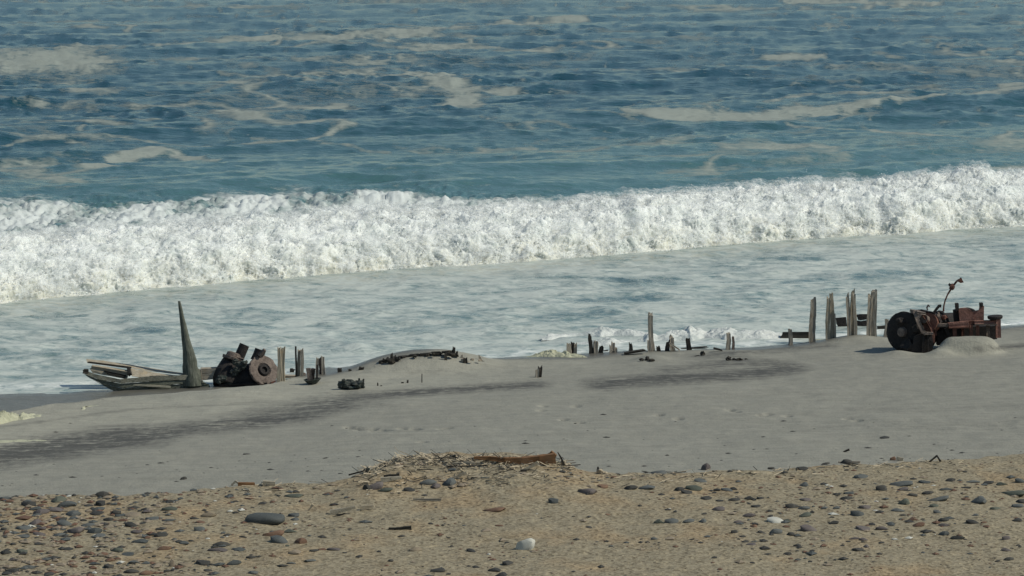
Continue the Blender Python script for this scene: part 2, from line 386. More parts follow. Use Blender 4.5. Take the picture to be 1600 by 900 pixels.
def sea():
    az = np.concatenate([np.linspace(-75, -14.2, 40), np.linspace(-14, 14, 860), np.linspace(14.2, 75, 40)])
    y = np.concatenate([np.linspace(66, 130, 270), 1 / np.linspace(1 / 130.5, 1 / 700, 260), np.geomspace(710, 15000, 30)])
    A, Y = np.meshgrid(np.radians(az), y); X = Y * np.tan(A)
    c30, s30 = math.cos(.55), math.sin(.55); P = X * c30 + Y * s30; Q = -X * s30 + Y * c30          # along, off shore
    u = (Y - np.interp(X, BRX, BRY)) * .86
    off = sstep(2, 14, u); shore = (Y - np.interp(X, SHX, SHY)) * .9
    Z = np.where(u > -1.2, np.clip(np.interp(u - 1.3 * sstep(6, 3, u), PU, PZ), 0, 9) * crest_gain(X), 0); Z = Z * (1 - .28 * sstep(8, 5, u)) - .08 * sstep(9, 5, u) * sstep(.5, 3, u)
    chop = .15 * fbm(P * .15, Q * .36, 1.5, 4, .55) + .10 * np.sin(Q * .55 + 1.5 * noise3(P * .05, Q * .05, 2) * 2)
    r1 = 1 - np.abs(noise3(X * .2, Y * .2, 7.7)); pm = np.clip(.75 + 1.1 * fbm(X * .05, Y * .035, 14.1, 3), .15, 1.6); chop = chop * .9 + pm * (.17 * (r1 ** 3 - .4) + .035 * (1 - np.abs(noise3(X * .7, Y * .8, 3.7))) ** 3)
    lift = .16 * back0(X, Y, u) * np.clip(.5 + billow(X * 1.2, Y * .8, 3.3 + 0 * X, 4, .6), -.3, 1.5)
    far = np.clip(1.0 + (Y - 140) / 160, 1, 1.5)
    wash = .055 * fbm(P * .22, Q * .5, 8.2, 4, .6) + .05 * (1 - np.abs(noise3(X * .35, Y * .45, 5.5))) ** 4 - .02
    wash = 1.5 * wash * sstep(-.5, 4, shore) * sstep(.5, -3, u)
    swell = .28 * np.sin(Q * .16 + .8 * noise3(P * .03, Q * .03, 4)) * sstep(18, 40, u)
    curv = (X * X + Y * Y) / 12.7e6
    Z = Z + off * chop * far + wash + swell + .015 + lift
    px, py = proj(X, Y, Z * 0)
    S = [([(-80, 108), (0, 102), (90, 96), (120, 100)], 24, 1.0), ([(90, 80), (180, 72)], 7, .8), ([(0, 95), (130, 92), (300, 90), (480, 96)], 6, .65),
         ([(235, 72), (330, 64), (480, 57), (620, 52), (720, 44), (800, 38), (900, 30)], 5, .85), ([(370, 105), (460, 115), (600, 106)], 8, .55),
         ([(600, 118), (720, 119)], 6, .95), ([(690, 128), (730, 150), (700, 163)], 10, .9), ([(640, 170), (740, 167)], 6, .95), ([(730, 138), (800, 140)], 5, .8),
         ([(980, 178), (1060, 181), (1150, 180), (1290, 173), (1420, 161), (1520, 152), (1600, 138), (1700, 128)], 4.5, 1.0), ([(1210, 165), (1280, 151), (1420, 148), (1600, 128)], 4, .75),
         ([(1180, 108), (1300, 108), (1450, 113), (1620, 113)], 9, .62), ([(1240, 190), (1330, 200), (1400, 208), (1540, 221)], 3, .85), ([(1200, 90), (1275, 88)], 5, .95),
         ([(640, 225), (760, 232), (840, 230), (940, 235)], 6, .65), ([(760, 225), (830, 222)], 5, .8), ([(170, 242), (240, 231), (330, 246)], 5, .95), ([(150, 262), (235, 258)], 5, .9),
         ([(20, 250), (75, 254), (50, 272), (110, 292)], 8, .8), ([(0, 216), (170, 222)], 3, .7), ([(400, 213), (560, 222), (620, 232)], 3, .65), ([(540, 2), (800, 2)], 9, .65), ([(1230, 4), (1460, 5)], 6, .95),
         ([(100, 125), (170, 128)], 4, .8), ([(120, 147), (180, 148)], 7, .75), ([(520, 145), (640, 143)], 6, .6), ([(-20, 162), (60, 166), (130, 163)], 4, .7), ([(360, 165), (460, 162)], 4, .55),
         ([(820, 215), (1000, 205), (1100, 210)], 3, .55), ([(960, 235), (1040, 232), (1150, 250)], 4, .5), ([(960, 105), (1130, 108)], 4, .7), ([(820, 98), (930, 90)], 5, .6), ([(1010, 262), (1200, 258), (1500, 260)], 4, .5),
         ([(1460, 250), (1600, 235)], 6, .5), ([(450, 40), (560, 30)], 5, .45), ([(0, 30), (120, 25)], 5, .4), ([(850, 60), (1000, 45)], 5, .4), ([(1360, 75), (1600, 62)], 4, .4), ([(0, 137), (60, 135)], 5, .5), ([(620, 250), (760, 262), (930, 258)], 5, .5)]
    wv = np.clip((py + 40) / 300, .1, 1)
    pxw = px + 16 * fbm(X * .12, Y * .045, 2.2, 4, .6) + 8 * noise3(X * .6, Y * .2, 3.1); pyw = py + (1.2 + 2.8 * wv) * fbm(X * .16, Y * .05, 8.8, 4, .65)
    foam = strokes(pxw, pyw, S, 1.3) * sstep(6, 16, u)
    foam = foam * (1 + .22 * fbm(X * .5, Y * .14, 6.1, 4, .7))
    qx = X * .07 + .5 * fbm(X * .1, Y * .04, 1.9, 3); qy = Y * .055 + .5 * fbm(X * .08, Y * .04, 7.9, 3)
    fil = np.clip(1 - np.abs(noise3(qx, qy, 2.5)) * 5.5, 0, 1) * np.clip(.5 + 1.3 * fbm(X * .035, Y * .02, 5.2, 2), 0, 1)
    fil2 = np.clip(1 - np.abs(noise3(qx * 2.3 + 5, qy * 2.3, 9.5)) * 5, 0, 1) * np.clip(.3 + 1.4 * fbm(X * .05, Y * .03, 15.2, 2), 0, 1)
    foam = np.maximum(foam, off * (.33 + .56 * np.maximum(fil, fil2 * .85)))
    Yb = np.interp(X, [-30, -16, -10, -4, 0, 4, 9], [133, 135, 139, 140, 137, 128, 0]) + 3.5 * noise3(X * .25, Y * .1, 2.2)
    back = np.maximum(np.clip(1.15 - (u - 3) / 8, 0, 1), np.clip((Yb - Y) / 6, 0, 1) * (.86 + .3 * fbm(X * .4, Y * .14, 5, 4, .65)) ) * (u > 0)
    foam = np.maximum(foam, back * .95); foam = np.maximum(foam, off * (.33 + .22 * np.clip(fbm(X * .05, Y * .03, 6.6, 3), -1, 1)))
    foam = np.maximum(foam, np.clip((34 - u) / 14, 0, 1) * (u > 6) * (.52 + .22 * fbm(X * .35, Y * .1, 11, 4, .65)))
    inner = sstep(3.0, 1.0, u)
    edge = np.exp(-((shore - .7 - .7 * noise3(X * .5, 0 * X, 5) - .3 * noise3(X * 1.7, 0 * X, 6)) / .55) ** 2)
    bro = sstep(.6, -2.5, u) * np.exp(-np.abs(u + 1) / 1.6)
    win = strokes(px + 22 * fbm(X * .5, Y * .3, 9.2, 3), py + 3.5 * fbm(X * .6, Y * .3, 4.2, 4, .6), [([(850, 434), (920, 433)], 5, 1), ([(970, 440), (1045, 437)], 7, 1), ([(915, 470), (1015, 466)], 8, 1), ([(860, 494), (950, 490)], 7, .9), ([(1180, 406), (1255, 403)], 5, .9), ([(1500, 387), (1560, 386)], 3, 1), ([(1350, 432), (1450, 426)], 6, .9),
        ([(60, 495), (115, 491)], 7, .8), ([(205, 519), (248, 518)], 5, 1), ([(255, 533), (310, 531)], 4, .9), ([(560, 402), (700, 415)], 4, .4), ([(410, 521), (440, 520)], 3, .8), ([(1240, 440), (1300, 436)], 4, .8), ([(1080, 470), (1180, 462)], 5, .5), ([(370, 508), (410, 506)], 3, .8), ([(430, 476), (480, 478)], 4, .6), ([(1420, 470), (1600, 455)], 5, .4), ([(130, 470), (300, 462)], 4, .4), ([(0, 552), (130, 545)], 4, .5), ([(620, 500), (760, 495)], 5, .4)])
    wl = strokes(px, py, [([(1000, 480), (1200, 500)], 6, .5), ([(280, 530), (420, 533)], 3, .9), ([(0, 598), (110, 594)], 5, .8), ([(400, 445), (700, 440), (1000, 420)], 8, .5), ([(0, 520), (200, 530)], 5, .4), ([(1300, 470), (1600, 440)], 5, .4), ([(500, 545), (760, 540), (900, 520)], 8, .4)])
    milk = np.maximum(inner * np.clip(.80 + .1 * noise3(X * .1, Y * .1, 3) - .36 * win + .15 * wl, 0, 1.2), back * .5)
    mist = sstep(95, 12, u) * off * .85
    m = NT('sea_water'); c = m.coords(); g = m.n('ShaderNodeNewGeometry')
    cc = m.coords(.8, .8, .001)
    w1 = m.noise(cc, .5, 5, .62, 1.2); w2 = m.noise(m.coords(1, 1, .001), 2.2, 5, .65, .6); w3 = m.noise(m.coords(.7, 1, .001), 7, 4, .7)
    fa = m.attr('foam').outputs['Fac']; mi = m.attr('milk').outputs['Fac']
    # foam coverage: dense stroke -> almost solid, thin -> lace
    v = m.math('ADD', m.math('MULTIPLY', w1, .5), m.math('ADD', m.math('MULTIPLY', w2, .32), m.math('MULTIPLY', w3, .18)))
    w4 = m.noise(m.coords(.55, 1, .001), 1.6, 7, .72, .8)
    v = m.math('ADD', m.math('MULTIPLY', v, .6), m.math('MULTIPLY', w4, .4))
    fac = m.ramp(m.math('ADD', m.math('ADD', .5, m.math('MULTIPLY', m.math('SUBTRACT', v, .5), 1.5)), m.math('MULTIPLY', m.math('SUBTRACT', fa, .56), .8)), [(.44, 0), (.56, .45), (.72, 1)])
    deep = m.mix(m.attr('mist').outputs['Fac'], (.006, .05, .066), (.085, .18, .18))
    # inner wash: milky water with darker windows
    mk = m.ramp(m.math('ADD', m.math('MULTIPLY', m.math('SUBTRACT', v, .5), 4.7), mi), [(.38, 0), (.95, 1)])
    body = m.mix(mk, m.mix(m.ramp(mi, [(.2, 0), (.6, 1)]), deep, (.16, .225, .212)), (.49, .52, .48))
    col = m.mix(m.math('MULTIPLY', fac, .85), body, m.mix(m.attr('back').outputs['Fac'], (.33, .35, .31), (.68, .70, .68)))
    ed = m.math('MULTIPLY', m.attr('edge').outputs['Fac'], m.ramp(w2, [(.4, .15), (.6, 1)]))
    col = m.mix(ed, col, (.72, .73, .69))
    col = m.mix(m.math('MULTIPLY', m.attr('brown').outputs['Fac'], m.ramp(w2, [(.45, 0), (.65, .8)])), col, (.30, .27, .18))
    anyf = m.math('MAXIMUM', m.math('MULTIPLY', fac, .9), m.math('MAXIMUM', m.math('MULTIPLY', mk, .7), ed))
    rough = m.ramp(anyf, [(0, .16), (1, .7)])
    m.l(m.ramp(anyf, [(0, .34), (1, .12)]), m.b.inputs['Specular IOR Level'])
    b1 = m.bump(m.noise(m.coords(.6, 1, .001), .8, 4, .55, .5), .4, .5); b2 = m.bump(m.noise(m.coords(.7, 1, .001), 3.2, 4, .6, .3), .4, .1, b1)
    b3 = m.bump(fac, .35, .06, b2)
    m.out(col, rough, .5, b3); m.b.inputs['IOR'].default_value = 1.33
    V = np.stack([X, Y, Z - curv], -1).reshape(-1, 3)
    o = mesh_np('sea', V, grid_faces(*X.shape), m.m, True, {'foam': foam, 'milk': milk, 'edge': edge, 'brown': bro, 'back': back, 'mist': mist})
    tag(o, 'blue choppy sea streaked with drifting foam', kind='structure')
sea()

# ---------------------------------------------------------------- foam: breaker, shore break, deposits
def foam_mat(name, a, b, c, sub=.0):
    m = NT(name); v = m.coords(); n1 = m.noise(v, 1.1, 5, .65); n2 = m.noise(v, 9, 5, .75)
    col = m.mix(m.ramp(n1, [(.38, 0), (.56, 1)]), a, b); col = m.mix(m.math('MULTIPLY', m.attr('base').outputs['Fac'], m.ramp(n1, [(.4, .25), (.6, 1)])), col, c)
    nb = m.bump(n2, .5, .1); nb = m.bump(m.noise(v, 26, 3, .7), .5, .04, nb)
    m.out(col, .85, .15, nb)
    m.b.inputs['Subsurface Weight'].default_value = sub; m.b.inputs['Subsurface Radius'].default_value = (.25, .25, .25); m.b.inputs['Subsurface Scale'].default_value = .5
    return m.m
MF = foam_mat('breaker_foam', (.60, .63, .61), (.82, .83, .80), (.68, .66, .56), .8)  # the greyer tone paints shadow patches into the foam
MG = foam_mat('shore_foam', (.48, .51, .49), (.70, .71, .68), (.45, .45, .38))
MY = foam_mat('stale_foam', (.36, .355, .25), (.5, .49, .36), (.34, .31, .18))
def breaker():
    xs = np.linspace(-27, 33, 1700); nT = 190
    pts = np.array([PU, PZ]).T[1:10]; seg = np.hypot(np.diff(pts[:, 0]) * .75, np.diff(pts[:, 1]) * 1.4); cum = np.concatenate([[0], np.cumsum(seg)]); cum /= cum[-1]
    t = np.linspace(0, 1, nT) ** 1.0
    U = np.interp(t, cum, pts[:, 0]); ZZ = np.interp(t, cum, pts[:, 1])
    X, Tn = np.meshgrid(xs, t); Ug = np.interp(Tn, t, U); Zg = np.interp(Tn, t, ZZ) * crest_gain(X)
    dU = np.gradient(U); dZ = np.gradient(ZZ); n = np.hypot(dU, dZ); nu = -dZ / n; nz = dU / n
    k = np.ones(9) / 9; nu = np.convolve(np.pad(nu, 4, 'edge'), k, 'valid'); nz = np.convolve(np.pad(nz, 4, 'edge'), k, 'valid')
    NU = np.interp(Tn, t, nu); NZ = np.interp(Tn, t, nz)
    base = np.interp(X, BRX, BRY) + .5 * noise3(X * .35, 0, 1.1) + .25 * noise3(X * 1.3, 0, 2.1)
    wx = X + .3 * noise3(X * .9, Ug * .9, Zg * .9 + 3); wz = Zg + .3 * noise3(X * .9 + 40, Ug * .9, Zg * .9)
    D = .20 * billow(wx * .55, Ug * .8, wz * .9, 2, .5) + .085 * billow(wx * 2.1, Ug * 2.1, wz * 2.3, 3, .55) + .05 * fbm(X * 8, Ug * 8, Zg * 8, 3, .7) * np.clip(.6 + 1.2 * noise3(X * .9, Ug * .9, Zg + 7), .15, 1.2)
    fade = sstep(0, .06, Tn) * (.3 + .7 * sstep(.9, .55, Tn)); D = D * fade
    up = .14 * np.clip(fbm(X * 1.3, Ug * 1.0, 4.5, 5, .6), -.4, 2) * np.exp(-((Ug - 3.6) / 1.3) ** 2)
    big = .38 * np.exp(-((X - at_z(1520, 352)[0] - .5) / .75) ** 2) * np.exp(-((Ug - 3.5) / 1.2) ** 2)
    uu = Ug + NU * D; zz = Zg + NZ * D + up * 1.3 + big
    endk = sstep(.97, 1.0, Tn) * .9; zz = zz - endk
    Y = base + uu / .86; Xw = X + .08 * fbm(X * 2, Ug * 2, Zg * 2 + 9, 3)
    V = np.stack([Xw, Y, zz], -1).reshape(-1, 3)
    o = mesh_np('breaking_wave', V, grid_faces(*X.shape), MF, True, {'base': sstep(.35, .0, Tn) * .9})
    tag(o, 'long white breaking wave rolling in across the whole view behind the wreck', 'wave', kind='stuff')
    # thin torn layers of spray standing off the foam
    ms = NT('torn_spray'); v = ms.coords(); a1 = ms.noise(v, 1.5, 3, .6); a2 = ms.noise(v, 7, 6, .78)
    al = ms.ramp(ms.math('ADD', ms.math('MULTIPLY', a2, .7), ms.math('MULTIPLY', a1, .45)), [(.56, 0), (.72, .85)])
    al = ms.math('MULTIPLY', al, ms.attr('thin').outputs['Fac'])
    ms.out((.80, .81, .79), .9, .1); ms.l(al, ms.b.inputs['Alpha'])
    for kk, (offd, sc) in enumerate([(.09, 1.0), (.2, .7), (.34, .45)]):
        Dl = .16 * billow(wx[::2, ::2] * .6, Ug[::2, ::2] * .8 + kk, wz[::2, ::2] * .9, 3, .6) + offd
        z2 = Zg[::2, ::2] + NZ[::2, ::2] * Dl + up[::2, ::2] * 1.5 + big[::2, ::2] * 1.05 - endk[::2, ::2]; u2 = Ug[::2, ::2] + NU[::2, ::2] * Dl
        Vs = np.stack([X[::2, ::2] + .1 * kk, base[::2, ::2] + u2 / .86, z2], -1).reshape(-1, 3)
        th = sc * sstep(0, .06, Tn[::2, ::2]) * sstep(1, .85, Tn[::2, ::2])
        so = mesh_np('spray_veil', Vs, grid_faces(*z2.shape), ms.m, True, {'thin': th})
        tag(so, 'torn veil of white spray hanging just off the breaking wave', 'spray', kind='stuff')
    # droplets thrown up along the crest and foot
    ii = RS.randint(0, len(V), 34000); ok = (V[ii][:, 0] > -20) & (V[ii][:, 0] < 25) & (RS.rand(len(ii)) < np.clip(.55 + fbm(V[ii][:, 0] * .8, V[ii][:, 2], 3.1, 3), .05, 1)); FL = V[ii[ok]] + RS.normal(0, .03, (ok.sum(), 3)) + np.array([0, -.02, .03])
    N = 16000; x = RS.uniform(-26, 32, N); uc = RS.uniform(.2, 5.2, N); b0 = np.interp(x, BRX, BRY)
    act = np.clip(fbm(x * .6, uc * 0, 7.7, 3) + .35, 0, 1.3)
    z = np.interp(uc, PU, PZ) * crest_gain(x) + .08 + act * RS.exponential(.15, N); r = RS.uniform(.004, .018, N)
    big_ = RS.rand(N) < .12; r[big_] *= 1.6
    oc = np.array([[1,0,0],[-1,0,0],[0,1,0],[0,-1,0],[0,0,1],[0,0,-1]], float); of = np.array([[0,2,4],[2,1,4],[1,3,4],[3,0,4],[2,0,5],[1,2,5],[3,1,5],[0,3,5]])
    C = np.stack([x, b0 + uc / .86, z], -1); C = np.concatenate([C, FL]); r = np.concatenate([r, RS.uniform(.012, .042, len(FL))]); N = len(C); Vd = (C[:, None, :] + oc[None] * r[:, None, None]).reshape(-1, 3)
    Fd = (of[None] + np.arange(N)[:, None, None] * 6).reshape(-1, 3)
    o = mesh_np('wave_spray', Vd, Fd, MF, False, {'base': np.zeros(len(Vd))})
    tag(o, 'fine white spray flying above the crest of the breaking wave', 'spray', kind='stuff')
breaker()
def foam_ridge(name, pts, width, height, mat, label, cat, seed, kind='stuff', ground=False, nx=260, freq=2.6):
    """low lumpy ridge of foam along photo points; sits on the water or on the sand"""
    ps = [hit(a, b) if ground else Vector((*at_z(a, b, 0.02), 0.0)) for a, b in pts]
    d = [0]
    for a, b in zip(ps[:-1], ps[1:]): d.append(d[-1] + (b - a).length)
    s = np.linspace(0, d[-1], nx); cx = np.interp(s, d, [p.x for p in ps]); cy = np.interp(s, d, [p.y for p in ps])
    v = np.linspace(-1, 1, 60); S, Vv = np.meshgrid(s, v); CX = np.interp(S, s, cx); CY = np.interp(S, s, cy)
    env = np.clip(np.sin(np.pi * S / d[-1]), 0, 1) ** .5 * np.clip(.6 + 1.0 * fbm(S * .8, 0 * S, seed, 3), .12, 1.4)
    wd = width * (.35 + .65 * env)
    X = CX + .12 * noise3(S * 2, Vv, seed); Y = CY + Vv * wd
    hh = height * env * np.clip(1 - Vv ** 2, 0, 1) ** .7
    hh = hh * (1 + .38 * billow(X * freq * .8, Y * freq * .8, seed + 0 * X, 4, .5)) - .04 * np.abs(Vv) ** 3 - .02
    Z = (H(X, Y) if ground else .03) + hh
    Vx = np.stack([X, Y, Z], -1).reshape(-1, 3)
    o = mesh_np(name, Vx, grid_faces(*X.shape), mat, True, {'base': np.full(len(Vx), .15)})
    tag(o, label, cat, kind=kind)
    return o
foam_ridge('shore_break', [(880, 538), (960, 536), (1040, 528), (1100, 524), (1160, 526), (1225, 524)], .9, .24, MG, 'small white shore break tumbling behind the row of short stubs', 'wave', 3.3)
foam_ridge('shore_break', [(845, 528), (900, 521), (960, 520), (1020, 522)], .6, .13, MG, 'low thin line of white foam behind the jagged stubs left of the tall post', 'wave', 5.3)
foam_ridge('foam_deposit', [(818, 558), (860, 556), (900, 557), (935, 557)], .42, .13, MY, 'yellowish foam lumps washed up on the sand below the jagged stubs', 'foam', 6.3, ground=True, nx=160, freq=5)
foam_ridge('foam_deposit', [(-20, 662), (10, 656), (40, 652), (70, 649)], 1.1, .24, MY, 'yellow lumpy foam patch at the left edge on the grey sand', 'foam', 7.3, ground=True, nx=160, freq=4)
foam_ridge('foam_deposit', [(-20, 692), (20, 689), (75, 688)], .5, .035, MY, 'thin yellowish foam film lower down at the left edge', 'foam', 8.3, ground=True, nx=120)
foam_ridge('foam_deposit', [(120, 641), (150, 634), (190, 627)], .4, .04, MY, 'faint pale foam streak on the sand below the bow timbers', 'foam', 9.3, ground=True, nx=120)
foam_ridge('foam_deposit', [(1255, 533), (1275, 531), (1302, 529)], .25, .035, MY, 'thin pale foam strip on the sand before the tall ribs', 'foam', 10.3, ground=True, nx=80)
foam_ridge('shore_break', [(-30, 604), (20, 602), (70, 602)], .35, .05, MF, 'thin white line of foam at the water edge left of the bow', 'wave', 11.3)
foam_ridge('shore_break', [(1556, 508), (1580, 506), (1610, 503)], .35, .08, MF, 'small white foam at the water edge right of the winch', 'wave', 12.3)

# ================================================================ WRECK: posts and ribs
RIBS = 'broken wooden ribs of the wreck standing in the sand'
def post_part(mb, x0, x1, yt, yb, Y, base, depth=.7, jag=.12, lean=0, mat=None, seed=None):
    """one upright timber filling photo columns x0..x1 between rows yt and yb"""
    cx = (x0 + x1) / 2; wd = (x1 - x0) / ppm(Y)
    top = W(cx + lean, yt, Y); bot = W(cx, yb, Y); bot.z -= .25
    ph = random.random() * 6; am = min(.03, wd * .16)
    mb.bar(bot, top, wd * 1.25, wd * depth * 1.2, wd * .98, wd * depth * .8, jag=min(jag * 1.4, (top - bot).length * .4), seed=seed, rough=.22,
           bend=lambda t: Vector((am * math.sin(ph + t * 4.5), am * math.cos(ph * 2 + t * 3), 0)) * (1 - .0 * t))
def rib(cols, label, mat='wood', name='wooden_rib', group=RIBS, cat='post', yb=None, dy=0):
    """cols = list of (x0, x1, ytop, ybase, lean, jag, mat)"""
    x_ = (cols[0][0] + cols[-1][1]) / 2; yb = yb or max(c[3] for c in cols); g = hit(x_, yb)
    for _ in range(14):
        if g.z > .04 and g.z < 9 and H1(g.x, g.y) > .04: break
        yb += 1; g = hit(x_, yb)
    if len(cols) == 1:
        mb = MB(); c = cols[0]; post_part(mb, c[0], c[1], c[2], c[3], g.y, g.z, lean=c[4], jag=c[5])
        o = mb.build(name, c[6] if len(c) > 6 else mat, None, g); return tag(o, label, cat, group)
    e = empty(name, g, label, cat, group)
    for i, c in enumerate(cols):
        mb = MB(); post_part(mb, c[0], c[1], c[2], c[3], g.y + .07 * (i % 2) + .012 * i, g.z, lean=c[4], jag=c[5])
        mb.build('plank', c[6] if len(c) > 6 else mat, e)
    return e
# far right tall ribs
rib([(1264, 1267.5, 505, 527, 0, .05, 'wood'), (1266.5, 1275, 462, 527, -1.5, .15, 'wood')], 'leaning rib with a dark notched tip, leftmost of four tall ribs by the winch')
rib([(1291.5, 1297.5, 461, 520, -1, .15, 'woodpale'), (1297, 1303.5, 454, 520, -.5, .12, 'woodpale'), (1303, 1306, 488, 520, 0, .1, 'wood')], 'tall bleached double rib with yellowish top, second of the four tall ribs')
rib([(1324, 1329.5, 456, 515, -2, .18, 'wood'), (1329.5, 1335, 449, 517, 0, .15, 'woodpale'), (1334, 1339, 452, 519, -1.5, .2, 'wood')], 'tall split rib of three planks, third of four tall ribs')
rib([(1355, 1360.5, 457, 518, 0, .15, 'wood'), (1360.5, 1370, 449, 521, -1.5, .15, 'wood')], 'tall thick rib closest to the rusty winch, rightmost of the four')
rib([(1232, 1238, 512, 533, 0, .06)], 'short pale stub in front of the dark low beam, left of the tall ribs', 'wood')
rib([(1382, 1388, 497, 514, 1, .06)], 'short forked stub just behind the big winch drum', 'wood')
# tall one and low ones in the middle
rib([(1012, 1018, 529, 549, 0, .08, 'wood'), (1016, 1023.5, 487, 549, -3.5, .12, 'wood')], 'tall lone post among the short stubs in the middle of the beach')
rib([(886, 893.5, 534, 552, 0, .1, 'wood'), (891, 898, 531, 552, 0, .12, 'wooddark'), (897, 902, 534, 553, -1, .1, 'wood')], 'jagged dark cluster of three stubs at the left end of the middle row')
rib([(920, 926, 514, 552, -.5, .3, 'wooddark'), (926.5, 930.5, 531, 552, 0, .08, 'wood'), (929, 935, 530, 552, 0, .12, 'wood')], 'jagged stub cluster with one thin tall splinter')
rib([(936, 943, 538, 551, 0, .12)], 'tiny dark stub right of the tall splinter cluster', 'wooddark')
rib([(952, 956, 537, 551, 0, .1), (956, 962, 532, 551, -.5, .12), (961, 965, 540, 551, -1, .1)], 'weathered grey stub of three planks between two dark low timbers')
rib([(982, 988, 532, 551, 0, .25)], 'pointed dark stub left of the tall lone post', 'wooddark')
rib([(1026, 1032, 540, 549, 0, .06)], 'tiny dark stub right beside the tall lone post', 'wooddark')
rib([(1040, 1047, 528, 549, 0, .15, 'wooddark'), (1047, 1054.5, 522, 545, -.5, .15, 'wood')], 'leaning stub cluster with a slanting brace right of the tall lone post')
rib([(1072.5, 1079.5, 525, 543, -.5, .12)], 'single dark stub with a slanted top', 'wooddark')
rib([(1135, 1141.5, 519, 540, -.5, .04, 'wood'), (1143.5, 1147.5, 525, 539, 0, .04, 'rustgrey')], 'pair of small posts at the water edge, one grey and one reddish')
rib([(835.5, 841.5, 575, 590, 0, .06, 'wood'), (839, 846.5, 569, 590, 0, .16, 'wooddark')], 'small dark double stub alone on the open sand', 'wooddark')
# left group
rib([(433, 438.5, 541, 588, 0, .08, 'woodpale'), (438.5, 445, 540, 588, 0, .08, 'woodpale')], 'bleached double post right of the rusty drum flange')
rib([(461, 464, 538, 584, 0, .1, 'wooddark'), (464.5, 469, 544, 584, 0, .08, 'woodpale'), (469, 474, 543, 585, 0, .08, 'wood')], 'bleached post with a thin black rod at its left side')
rib([(494, 498.5, 556, 585, 0, .12, 'wood'), (498.5, 502.5, 556, 584, 0, .1, 'rustgrey'), (502, 507.5, 554, 583, 0, .1, 'wood')], 'splintered post behind the upturned iron fitting')
rib([(528, 535, 574, 581, 0, .05)], 'small dark block stub at the sand edge', 'wooddark', dy=0)
rib([(545, 550, 575, 580, 0, .05)], 'tiny stub second from the left along the sand edge', 'wooddark')
rib([(560, 568, 572, 578, 1, .05)], 'tiny flat stub third along the sand edge, left of the ribs on the hump', 'wooddark')

# planks lying between the posts
def beam(name, a, b, thick_px, depth, mat, label, dY=0, cat='timber', group=None, jag=.15, ybase=None, sink=0):
    g = hit((a[0] + b[0]) / 2, ybase or max(a[1], b[1]) + thick_px / 2); Y = g.y + dY
    mb = MB(); t = thick_px / ppm(Y)
    mb.bar(W(a[0], a[1], Y), W(b[0], b[1], Y), depth, t, depth * .9, t * .9, side=(0, 1, 0), jag=jag)
    return tag(mb.build(name, mat, None, g), label, cat, group)
beam('low_timber', (1266, 524), (1218, 524), 12, .14, 'wooddark', 'low black beam leading left from the tall ribs into the water', .12, ybase=533)
beam('low_timber', (1274, 522), (1296, 517), 6, .12, 'wooddark', 'low black timber between the first two tall ribs', .15, ybase=523)
mbp = MB(); g = hit(1330, 519); Yp = g.y + .25
P = lambda l, Y: [(W(a, b, Y).x, W(a, b, Y).z) for a, b in l]
mbp.prism(P([(1306, 497), (1322, 495.5), (1324, 514), (1311, 513), (1307, 506)][::-1], Yp), Yp, Yp + .06, .02)
e = empty('hull_plate', g, 'black broken hull plate standing between the tall ribs', 'hull plate')
mbp.build('plate', 'iron', e)
MB().prism(P([(1338, 492), (1344, 491), (1356, 491), (1356, 499), (1345, 500.5), (1341, 500)][::-1], Yp), Yp, Yp + .06, .02).build('plate', 'iron', e)
MB().prism(P([(1339, 501), (1345, 502), (1356, 500.5), (1357, 520), (1346, 521), (1341, 514)][::-1], Yp), Yp, Yp + .06, .02).build('plate', 'iron', e)
beam('low_timber', (1371, 514), (1388, 512), 9, .15, 'wooddark', 'short black timber between the rightmost tall rib and the drum', .1, ybase=520)
beam('low_timber', (943, 549), (952, 547), 2.2, .15, 'wooddark', 'thin dark timber just left of the three-plank stub', -.1)
beam('low_timber', (975, 552), (1012, 546), 3.4, .2, 'wooddark', 'low dark timber running to the foot of the tall lone post', 0)
beam('low_timber', (1046, 536), (1064, 548), 2.5, .1, 'wood', 'slanting brace right of the leaning stub cluster', -.05, ybase=549)
beam('low_timber', (1064, 545), (1108, 541.5), 1.8, .2, 'wooddark', 'thin dark timber lying behind the single slanted stub', .1)
beam('low_timber', (1115, 544), (1132, 548), 3, .15, 'wooddark', 'short dark plank on the sand left of the pair of small posts', 0)
beam('low_timber', (453, 581), (462, 581), 11, .12, 'wooddark', 'short black block between the two bleached posts', .1, ybase=586)
beam('low_timber', (470, 584), (480, 584), 5, .12, 'rustgrey', 'pale short block at the foot of the post with a black rod', .05, ybase=587)
beam('low_timber', (420, 587), (470, 588), 3.5, .3, 'wood', 'flat grey plank lying at the foot of the bleached posts', -.15)

